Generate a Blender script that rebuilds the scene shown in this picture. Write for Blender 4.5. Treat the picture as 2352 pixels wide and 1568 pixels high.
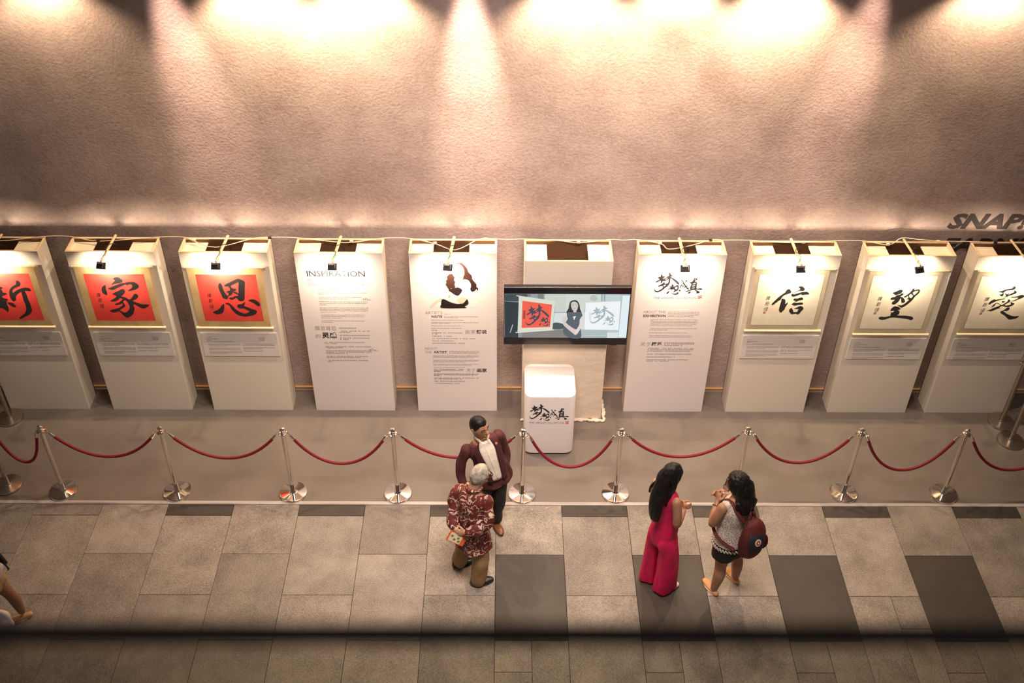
import bpy, bmesh, math, random
from mathutils import Vector, Matrix, noise
from math import sin, cos, pi, radians

for _o in list(bpy.data.objects):
    bpy.data.objects.remove(_o)
S = bpy.context.scene
COL = S.collection
rnd = random.Random(7)

# ------------------------------------------------------------------ camera
FPX, PITCH, YAW, ROLL, CAM_Z = 2436.04, 0.686789, 0.0103351, 0.0111896, 8.342
def cam_axes():
    cp, sp, cy, sy = cos(PITCH), sin(PITCH), cos(YAW), sin(YAW)
    fwd = Vector((sy*cp, cy*cp, -sp)); right = Vector((cy, -sy, 0)); up = right.cross(fwd)
    c, s = cos(ROLL), sin(ROLL)
    return right*c + up*s, up*c - right*s, fwd
_r, _u, _f = cam_axes()
cam = bpy.data.cameras.new('camera'); cam_ob = bpy.data.objects.new('camera', cam); COL.objects.link(cam_ob)
M = Matrix.Identity(4)
for i in range(3):
    M[i][0], M[i][1], M[i][2] = _r[i], _u[i], -_f[i]
M[2][3] = CAM_Z
cam_ob.matrix_world = M
cam.sensor_width = 36.0
cam.lens = FPX*36.0/2352.0
cam.clip_start = 0.05
cam.dof.use_dof = True
cam.dof.focus_distance = 10.6
cam.dof.aperture_fstop = 2.2
S.camera = cam_ob

# ------------------------------------------------------------------ world and large lights
WORLD_STRENGTH = 0.095
w = bpy.data.worlds.new('atrium'); S.world = w; w.use_nodes = True
w.node_tree.nodes['Background'].inputs[0].default_value = (1.0, 0.83, 0.74, 1)
w.node_tree.nodes['Background'].inputs[1].default_value = WORLD_STRENGTH

def lamp(name, kind, loc, target, power, color, **kw):
    d = bpy.data.lights.new(name, kind); d.energy = power; d.color = color
    for k, v in kw.items(): setattr(d, k, v)
    o = bpy.data.objects.new(name, d); COL.objects.link(o); o.location = loc
    o.rotation_euler = (Vector(target)-Vector(loc)).to_track_quat('-Z', 'Y').to_euler()
    return o
WALL_Y = 9.31
# row of downlights along the top of the wall: wide warm ones and narrow rosy ones in between
WIDE = [(-4.14, .5), (-2.228, 1.15), (-1.29, 1.2), (0.617, 1.15), (1.545, .8), (2.504, 1.35), (4.385, .65)]
NARROW = [(-3.125, .8, .20), (-0.353, 1.35, .05), (3.405, .6, -.20)]
for x, k in WIDE:
    lamp('wall_downlight', 'SPOT', (x, WALL_Y-.25, 5.04), (x, WALL_Y-.25, 0), 195*k, (1.0, .75, .49),
         spot_size=radians(118), spot_blend=.55, shadow_soft_size=.03)
for x, k, dx in NARROW:
    lamp('wall_spot', 'SPOT', (x-dx*.4, WALL_Y-.36, 5.75), (x+dx, WALL_Y, 3.7), 900*k, (1.0, .70, .55),
         spot_size=radians(23), spot_blend=1.0, shadow_soft_size=.04)
lamp('added_fill_light', 'AREA', (0.5, 4.6, 7.6), (0.35, 8.3, .9), 108, (1.0, .82, .70), shape='RECTANGLE', size=2.4, size_y=1.6, spread=radians(72))  # soft fill added to brighten the centre and let the sides fall off

S.view_settings.view_transform = 'Standard'
S.view_settings.look = 'None'
S.view_settings.gamma = 1.0
S.view_settings.use_curve_mapping = False
S.view_settings.exposure = 0.17

# ------------------------------------------------------------------ materials
MAT = {}
def lin(c):
    return tuple(((v/255)/12.92 if v/255 <= .04045 else ((v/255+.055)/1.055)**2.4) for v in c)
def mat(name, col, rough=.6, metal=0.0, **kw):
    m = bpy.data.materials.new(name); m.use_nodes = True
    b = m.node_tree.nodes['Principled BSDF']
    b.inputs['Base Color'].default_value = (*col, 1); b.inputs['Roughness'].default_value = rough; b.inputs['Metallic'].default_value = metal
    for k, v in kw.items(): b.inputs[k].default_value = v
    MAT[name] = m
    return m
def N(m, t, **kw):
    n = m.node_tree.nodes.new(t)
    for k, v in kw.items():
        if k.startswith('i_'):
            n.inputs[k[2:].replace('_', ' ')].default_value = v
        else: setattr(n, k, v)
    return n
def L(m, a, b): m.node_tree.links.new(a, b)
def bsdf(m): return m.node_tree.nodes['Principled BSDF']
def coords(m, kind='Object'):
    return N(m, 'ShaderNodeTexCoord').outputs[kind]
def add_noise_color(m, c1, c2, scale, detail=6, lo=.35, hi=.65, kind='Object', rough=.6):
    n = N(m, 'ShaderNodeTexNoise'); n.inputs['Scale'].default_value = scale; n.inputs['Detail'].default_value = detail; n.inputs['Roughness'].default_value = rough
    L(m, coords(m, kind), n.inputs['Vector'])
    r = N(m, 'ShaderNodeValToRGB'); r.color_ramp.elements[0].position = lo; r.color_ramp.elements[1].position = hi
    r.color_ramp.elements[0].color = (*c1, 1); r.color_ramp.elements[1].color = (*c2, 1)
    L(m, n.outputs['Fac'], r.inputs['Fac']); L(m, r.outputs['Color'], bsdf(m).inputs['Base Color'])
    return r
def add_bump(m, scale, strength, dist=.01, detail=5, kind='Object'):
    n = N(m, 'ShaderNodeTexNoise'); n.inputs['Scale'].default_value = scale; n.inputs['Detail'].default_value = detail
    L(m, coords(m, kind), n.inputs['Vector'])
    b = N(m, 'ShaderNodeBump'); b.inputs['Strength'].default_value = strength; b.inputs['Distance'].default_value = dist
    L(m, n.outputs['Fac'], b.inputs['Height']); L(m, b.outputs['Normal'], bsdf(m).inputs['Normal'])
    return b

# plaster wall: mottled mauve brown, trowelled pits
m = mat('plaster', (.4, .3, .27), .85)
n1 = N(m, 'ShaderNodeTexNoise'); n1.inputs['Scale'].default_value = 1.3; n1.inputs['Detail'].default_value = 9; n1.inputs['Roughness'].default_value = .68
n2 = N(m, 'ShaderNodeTexNoise'); n2.inputs['Scale'].default_value = 26; n2.inputs['Detail'].default_value = 6; n2.inputs['Roughness'].default_value = .7
co = coords(m); L(m, co, n1.inputs['Vector']); L(m, co, n2.inputs['Vector'])
mx = N(m, 'ShaderNodeMix', data_type='FLOAT'); mx.inputs[0].default_value = .33
L(m, n1.outputs['Fac'], mx.inputs[2]); L(m, n2.outputs['Fac'], mx.inputs[3])
r = N(m, 'ShaderNodeValToRGB'); r.color_ramp.elements[0].position = .36; r.color_ramp.elements[1].position = .66
r.color_ramp.elements[0].color = (.365, .262, .236, 1); r.color_ramp.elements[1].color = (.63, .495, .45, 1)
L(m, mx.outputs[0], r.inputs['Fac']); L(m, r.outputs['Color'], bsdf(m).inputs['Base Color'])
n3 = N(m, 'ShaderNodeTexNoise'); n3.inputs['Scale'].default_value = 38; n3.inputs['Detail'].default_value = 5; n3.inputs['Roughness'].default_value = .6
L(m, co, n3.inputs['Vector'])
b = N(m, 'ShaderNodeBump'); b.inputs['Strength'].default_value = .34; b.inputs['Distance'].default_value = .013
L(m, n3.outputs['Fac'], b.inputs['Height']); L(m, b.outputs['Normal'], bsdf(m).inputs['Normal'])

def granite(name, lo, hi, rough=.55):
    m = mat(name, lo, rough)
    co = coords(m)
    oi = N(m, 'ShaderNodeObjectInfo')
    ad = N(m, 'ShaderNodeVectorMath', operation='MULTIPLY_ADD'); ad.inputs[1].default_value = (1, 1, 1)
    L(m, co, ad.inputs[0]); cb = N(m, 'ShaderNodeCombineXYZ')
    mu = N(m, 'ShaderNodeMath', operation='MULTIPLY'); mu.inputs[1].default_value = 37.0
    L(m, oi.outputs['Random'], mu.inputs[0]); L(m, mu.outputs[0], cb.inputs[2]); L(m, mu.outputs[0], cb.inputs[0]); L(m, cb.outputs[0], ad.inputs[2])
    a = N(m, 'ShaderNodeTexNoise'); a.inputs['Scale'].default_value = 3.0; a.inputs['Detail'].default_value = 7; a.inputs['Roughness'].default_value = .62
    bb = N(m, 'ShaderNodeTexNoise'); bb.inputs['Scale'].default_value = 95; bb.inputs['Detail'].default_value = 3; bb.inputs['Roughness'].default_value = .7
    L(m, ad.outputs[0], a.inputs['Vector']); L(m, ad.outputs[0], bb.inputs['Vector'])
    mx = N(m, 'ShaderNodeMix', data_type='FLOAT'); mx.inputs[0].default_value = .62
    L(m, a.outputs['Fac'], mx.inputs[2]); L(m, bb.outputs['Fac'], mx.inputs[3])
    r = N(m, 'ShaderNodeValToRGB'); r.color_ramp.elements[0].position = .38; r.color_ramp.elements[1].position = .63
    r.color_ramp.elements[0].color = (*lo, 1); r.color_ramp.elements[1].color = (*hi, 1)
    L(m, mx.outputs[0], r.inputs['Fac'])
    # pale mineral flecks
    fl = N(m, 'ShaderNodeTexNoise'); fl.inputs['Scale'].default_value = 62; fl.inputs['Detail'].default_value = 2; L(m, ad.outputs[0], fl.inputs['Vector'])
    fr_ = N(m, 'ShaderNodeValToRGB'); fr_.color_ramp.elements[0].position = .69; fr_.color_ramp.elements[1].position = .78; L(m, fl.outputs['Fac'], fr_.inputs['Fac'])
    fm = N(m, 'ShaderNodeMix', data_type='RGBA'); fm.inputs[7].default_value = (*[min(1, v*1.5) for v in hi], 1)
    L(m, fr_.outputs['Color'], fm.inputs[0]); L(m, r.outputs['Color'], fm.inputs[6])
    # per-slab shade
    hv = N(m, 'ShaderNodeHueSaturation'); mr = N(m, 'ShaderNodeMapRange'); mr.inputs[3].default_value = .80; mr.inputs[4].default_value = 1.12
    L(m, oi.outputs['Random'], mr.inputs[0]); L(m, mr.outputs[0], hv.inputs['Value']); L(m, fm.outputs[2], hv.inputs['Color'])
    L(m, hv.outputs['Color'], bsdf(m).inputs['Base Color'])
    bu = N(m, 'ShaderNodeBump'); bu.inputs['Strength'].default_value = .35; bu.inputs['Distance'].default_value = .004
    L(m, bb.outputs['Fac'], bu.inputs['Height']); L(m, bu.outputs['Normal'], bsdf(m).inputs['Normal'])
    return m
granite('granite_light', (.145, .120, .104), (.40, .345, .302))
granite('granite_dark', (.043, .033, .028), (.070, .054, .046), .55)
mat('grout', (.075, .06, .052), .9)
m = mat('vinyl', (.15, .122, .106), .42)
add_noise_color(m, (.142, .115, .100), (.180, .148, .129), 1.6, 5)
add_bump(m, 3.5, .06, .02, 3)
mat('strip', (.46, .41, .39), .45)
mat('wood_trim', (.34, .19, .075), .5)
m = mat('paint_cream', (.82, .735, .63), .55); add_bump(m, 14, .05, .01, 4)
m = mat('print_white', (.80, .725, .705), .45)
m = mat('pine', (.80, .58, .36), .6); add_noise_color(m, (.74, .50, .28), (.86, .66, .44), 9, 4)
mat('ledge_cream', (.86, .74, .56), .6)
mat('plywood_brown', (.16, .075, .035), .7)
mat('ink', (.018, .015, .016), .6)
mat('ink_soft', (.10, .075, .065), .6)
mat('print_dark', (.05, .035, .03), .6)
mat('print_light', (.30, .24, .21), .6)
m = mat('paper_red', (.80, .055, .04), .7); add_noise_color(m, (.72, .042, .032), (.84, .075, .055), 3, 5)
m = mat('paper_gold', (.80, .60, .30), .65); add_noise_color(m, (.74, .53, .25), (.86, .68, .38), 4, 5)
m = mat('paper_rice', (.80, .70, .52), .75); add_noise_color(m, (.74, .63, .45), (.84, .75, .58), 3, 5)
m = mat('paper_inner', (.83, .74, .57), .75); add_noise_color(m, (.78, .68, .50), (.86, .78, .62), 5, 6)
mat('rod_wood', (.82, .62, .38), .5)
mat('rod_cap', (.42, .36, .30), .4)
mat('seal_red', (.62, .10, .09), .6)
mat('caption_white', (.76, .70, .65), .5)
mat('lamp_black', (.018, .016, .018), .45)
mat('lamp_metal', (.6, .55, .5), .35, 1.0)
mat('cord_black', (.012, .012, .012), .5)
mat('cord_white', (.80, .66, .48), .5)
mat('plaster_white', (.85, .80, .76), .3)
mat('pedestal_white', (.72, .67, .655), .22)
mat('cap_and_shade_black', (.02, .02, .02), .6)  # black rail cap; on the pedestal plinth it paints in the foot's shade
mat('screen_black', (.012, .012, .016), .12)
mat('tv_plastic', (.015, .015, .017), .3)
m = mat('chrome', (.78, .72, .66), .07, 1.0)
m = mat('brushed', (.50, .43, .37), .28, 1.0)
m = mat('velvet', (.19, .0015, .012), .7); bsdf(m).inputs['Sheen Weight'].default_value = .08; bsdf(m).inputs['Sheen Tint'].default_value = (1, .25, .3, 1)
add_bump(m, 60, .3, .004, 3)
m = mat('fabric_cream', (.74, .62, .50), .8); add_bump(m, 9, .35, .03, 4)
mat('wall_letter', (.055, .035, .035), .7)
mat('wall_letter_red', (.30, .07, .07), .7)
def glass_mat():
    m = bpy.data.materials.new('tinted_glass'); m.use_nodes = True; nt = m.node_tree; nt.nodes.clear()
    o = nt.nodes.new('ShaderNodeOutputMaterial'); t = nt.nodes.new('ShaderNodeBsdfTransparent'); g = nt.nodes.new('ShaderNodeBsdfGlossy'); x = nt.nodes.new('ShaderNodeMixShader')
    t.inputs[0].default_value = (.735, .73, .69, 1); g.inputs['Roughness'].default_value = .02; x.inputs[0].default_value = .035
    nt.links.new(t.outputs[0], x.inputs[1]); nt.links.new(g.outputs[0], x.inputs[2]); nt.links.new(x.outputs[0], o.inputs[0])
    MAT['tinted_glass'] = m
glass_mat()
def emit(name, col, s=1.0):
    m = mat(name, (.01, .01, .01), .25)
    b = bsdf(m); b.inputs['Emission Color'].default_value = (*col, 1); b.inputs['Emission Strength'].default_value = s
    return m

# ------------------------------------------------------------------ object helpers
def link(name, me, material=None, parent=None, smooth=False):
    o = bpy.data.objects.new(name, me); COL.objects.link(o)
    if material and not me.materials: me.materials.append(MAT[material])
    if parent: o.parent = parent
    if smooth:
        me.polygons.foreach_set('use_smooth', [True]*len(me.polygons))
    return o
def obj(name, bm, material=None, parent=None, smooth=False, angle=None):
    me = bpy.data.meshes.new(name); bm.to_mesh(me); bm.free()
    o = link(name, me, material, parent, smooth)
    if angle is not None:
        me.set_sharp_from_angle(angle=radians(angle))
    return o
def root(name, label, cat, loc=(0, 0, 0), group=None):
    o = bpy.data.objects.new(name, None); COL.objects.link(o); o.location = loc; o.empty_display_size = .1
    o['label'] = label; o['category'] = cat
    if group: o['group'] = group
    return o
def tag(o, label, cat, group=None):
    o['label'] = label; o['category'] = cat
    if group: o['group'] = group
    return o
def box(bm, x0, x1, y0, y1, z0, z1, bev=0.0, seg=2):
    r = bmesh.ops.create_cube(bm, size=1.0)
    vs = r['verts']
    for v in vs:
        v.co = Vector((x0+(v.co.x+.5)*(x1-x0), y0+(v.co.y+.5)*(y1-y0), z0+(v.co.z+.5)*(z1-z0)))
    if bev > 0:
        es = list({e for v in vs for e in v.link_edges})
        bmesh.ops.bevel(bm, geom=es, offset=bev, segments=seg, profile=.5, affect='EDGES')
    return vs
def lathe(bm, prof, seg=32, c=(0, 0, 0)):
    rings = []
    for r_, z in prof:
        if r_ < 1e-6: rings.append([bm.verts.new((c[0], c[1], c[2]+z))])
        else: rings.append([bm.verts.new((c[0]+r_*cos(2*pi*i/seg), c[1]+r_*sin(2*pi*i/seg), c[2]+z)) for i in range(seg)])
    for a, b_ in zip(rings, rings[1:]):
        for i in range(seg):
            j = (i+1) % seg
            if len(a) == 1 and len(b_) > 1: bm.faces.new((a[0], b_[j], b_[i]))
            elif len(b_) == 1 and len(a) > 1: bm.faces.new((a[i], a[j], b_[0]))
            elif len(a) > 1: bm.faces.new((a[i], a[j], b_[j], b_[i]))
def spline(vals, sub):
    n = len(vals); out = []
    if n == 2 or sub <= 1: 
        if n == 2 and sub > 1:
            return [[a+(b_-a)*k/sub for a, b_ in zip(*vals)] for k in range(sub+1)]
        return [list(v) for v in vals]
    for i in range(n-1):
        p0, p1, p2, p3 = vals[max(i-1, 0)], vals[i], vals[i+1], vals[min(i+2, n-1)]
        for k in range(sub):
            t = k/sub
            out.append([.5*((2*b_)+(-a+c)*t+(2*a-5*b_+4*c-d)*t*t+(-a+3*b_-3*c+d)*t**3) for a, b_, c, d in zip(p0, p1, p2, p3)])
    out.append(list(vals[-1]))
    return out
def tube(bm, pts, rad, side=None, n=16, sub=4, cap='round'):
    """tapered tube; rad items are r or (a along side, b across)"""
    vals = []
    for i, p in enumerate(pts):
        r_ = rad[i] if isinstance(rad, (list, tuple)) else rad
        a, b_ = (r_ if isinstance(r_, (list, tuple)) else (r_, r_))
        vals.append([p[0], p[1], p[2], a, b_])
    vals = spline(vals, sub)
    P_ = [Vector(v[:3]) for v in vals]; rings = []
    T = []
    for i in range(len(P_)):
        t = P_[min(i+1, len(P_)-1)] - P_[max(i-1, 0)]
        T.append(t.normalized() if t.length > 1e-9 else Vector((0, 0, 1)))
    u = Vector(side) if side is not None else (Vector((1, 0, 0)) if abs(T[0].x) < .8 else Vector((0, 1, 0)))
    def ring(c, t, u, a, b_):
        v = t.cross(u)
        return [bm.verts.new(c+u*(a*cos(2*pi*k/n))+v*(b_*sin(2*pi*k/n))) for k in range(n)]
    frames = []
    for i, t in enumerate(T):
        if side is not None: u = Vector(side)
        u = (u - t*u.dot(t))
        u = u.normalized() if u.length > 1e-6 else t.orthogonal().normalized()
        frames.append(u.copy())
    seq = []
    if cap == 'round':
        for ang in (75, 50, 25):
            s_, c_ = sin(radians(ang)), cos(radians(ang)); k = min(vals[0][3], vals[0][4])
            seq.append((P_[0]-T[0]*k*s_, T[0], frames[0], vals[0][3]*c_, vals[0][4]*c_))
    for i in range(len(P_)): seq.append((P_[i], T[i], frames[i], max(vals[i][3], 1e-4), max(vals[i][4], 1e-4)))
    if cap == 'round':
        for ang in (25, 50, 75):
            s_, c_ = sin(radians(ang)), cos(radians(ang)); k = min(vals[-1][3], vals[-1][4])
            seq.append((P_[-1]+T[-1]*k*s_, T[-1], frames[-1], vals[-1][3]*c_, vals[-1][4]*c_))
    rings = [ring(*s_) for s_ in seq]
    for a, b_ in zip(rings, rings[1:]):
        for i in range(n):
            j = (i+1) % n
            bm.faces.new((a[i], a[j], b_[j], b_[i]))
    if cap:
        bm.faces.new(list(reversed(rings[0]))); bm.faces.new(rings[-1])
    return rings
def remesh(bm, voxel, smooth=4, name='part', wrinkle=None, fn=None):
    """union the closed pieces of bm into one continuous skin"""
    bmesh.ops.recalc_face_normals(bm, faces=bm.faces)
    me = bpy.data.meshes.new(name); bm.to_mesh(me); bm.free()
    o = bpy.data.objects.new(name, me); COL.objects.link(o)
    md = o.modifiers.new('r', 'REMESH'); md.mode = 'VOXEL'; md.voxel_size = voxel
    if smooth:
        sm = o.modifiers.new('s', 'SMOOTH'); sm.factor = .5; sm.iterations = smooth
    dg = bpy.context.evaluated_depsgraph_get(); dg.update()
    res = bpy.data.meshes.new_from_object(o.evaluated_get(dg))
    bpy.data.objects.remove(o); bpy.data.meshes.remove(me)
    if wrinkle or fn:
        nv = len(res.vertices); nn = [0.0]*(nv*3)
        res.vertex_normals.foreach_get('vector', nn)
        cc = [0.0]*(nv*3); res.vertices.foreach_get('co', cc)
        for i in range(0, nv*3, 3):
            c = Vector(cc[i:i+3])
            if wrinkle:
                sx, amp = wrinkle
                c = c + Vector(nn[i:i+3])*(noise.noise(Vector((c.x*sx[0], c.y*sx[1], c.z*sx[2])))*amp)
            if fn: c = fn(c)
            cc[i:i+3] = c
        res.vertices.foreach_set('co', cc)
    res.polygons.foreach_set('use_smooth', [True]*len(res.polygons))
    res.name = name
    return res
def fill_mesh(polys, name='shape', smooth=2):
    """flat polygons with holes (even-odd) in XY -> mesh"""
    cu = bpy.data.curves.new(name, 'CURVE'); cu.dimensions = '2D'; cu.fill_mode = 'BOTH'
    for p in polys:
        pts = [(p[i]/1000.0, p[i+1]/1000.0) for i in range(0, len(p), 2)]
        if smooth > 1:
            n = len(pts); q_ = []
            for i in range(n):
                p0, p1, p2, p3 = pts[i-1], pts[i], pts[(i+1) % n], pts[(i+2) % n]
                for k in range(smooth):
                    t = k/smooth
                    q_.append(tuple(.5*((2*b_)+(-a+c)*t+(2*a-5*b_+4*c-d)*t*t+(-a+3*b_-3*c+d)*t**3) for a, b_, c, d in zip(p0, p1, p2, p3)))
            pts = q_
        sp = cu.splines.new('POLY'); sp.points.add(len(pts)-1); sp.use_cyclic_u = True
        for i, (x, y) in enumerate(pts): sp.points[i].co = (x, y, 0, 1)
    o = bpy.data.objects.new(name, cu); COL.objects.link(o)
    me = bpy.data.meshes.new_from_object(o)
    bpy.data.objects.remove(o); bpy.data.curves.remove(cu)
    return me
def upright(me, y, dx=0.0, dz=0.0, bow=None):
    """turn a flat XY mesh into a front-facing upright sheet at depth y"""
    for v in me.vertices:
        X, Z = v.co.x+dx, v.co.y+dz
        v.co = Vector((X, y + (bow(X, Z) if bow else 0), Z))
    bm = bmesh.new(); bm.from_mesh(me)
    for f in bm.faces:
        f.normal_update()
        if f.normal.y > 0: f.normal_flip()
    bm.to_mesh(me); bm.free()
    return me
def text_mesh(body, bold=0.0, shear=0.0, space=1.0):
    cu = bpy.data.curves.new('txt', 'FONT'); cu.body = body; cu.size = 1.0; cu.resolution_u = 2; cu.shear = shear; cu.space_character = space
    cu.offset = bold
    o = bpy.data.objects.new('txt', cu); COL.objects.link(o)
    me = bpy.data.meshes.new_from_object(o)
    bpy.data.objects.remove(o); bpy.data.curves.remove(cu)
    return me
def fit(me, x0, x1, z0, z1):
    xs = [v.co.x for v in me.vertices]; ys = [v.co.y for v in me.vertices]
    if not xs: return me
    a, b_, c, d = min(xs), max(xs), min(ys), max(ys)
    for v in me.vertices:
        v.co.x = x0+(v.co.x-a)/(b_-a)*(x1-x0); v.co.y = z0+(v.co.y-c)/max(d-c, 1e-6)*(z1-z0)
    return me
def write(name, body, bold, x0, x1, z0, z1, y, material, parent, shear=0.0, space=1.0, dx=0.0, dz=0.0):
    me = upright(fit(text_mesh(body, bold, shear, space), x0, x1, z0, z1), y, dx, dz)
    me.name = name
    return link(name, me, material, parent)
def greek(lines, h, cn, R):
    """rows of illegible small print: one little block per character"""
    V, F = [], []
    def rect(x0, x1, z0, z1):
        i = len(V); V.extend([(x0, z0, 0), (x1, z0, 0), (x1, z1, 0), (x0, z1, 0)]); F.append((i, i+1, i+2, i+3))
    for x0, x1, z in lines:
        x0, x1, z = x0/1000, x1/1000, z/1000
        x = x0
        if cn:
            while x+h <= x1+.004:
                if R.random() < .06: x += h*1.1; continue
                s = h*.92
                for k in (.08, .42, .8):
                    a = R.random()*.25
                    rect(x+s*a, x+s*(1-R.random()*.25), z-h/2+s*k, z-h/2+s*(k+.13))
                c = x+s*(.25+.5*R.random()); rect(c-s*.07, c+s*.07, z-h/2, z-h/2+s)
                x += h*1.08
        else:
            left = R.randint(2, 9)
            while x < x1-.002:
                wd = h*(.30+.22*R.random()); tall = R.random() < .25
                rect(x, x+wd*.35, z-h*.4, z+h*(.45 if tall else .15)); rect(x, x+wd, z-h*.4, z-h*.25) if R.random() < .6 else rect(x, x+wd, z+h*.02, z+h*.15)
                rect(x+wd*.72, x+wd, z-h*.4, z+h*.12)
                x += wd+h*.12; left -= 1
                if left <= 0: x += h*.38; left = R.randint(2, 9)
    me = bpy.data.meshes.new('small_print'); me.from_pydata(V, [], F)
    return me

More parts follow.
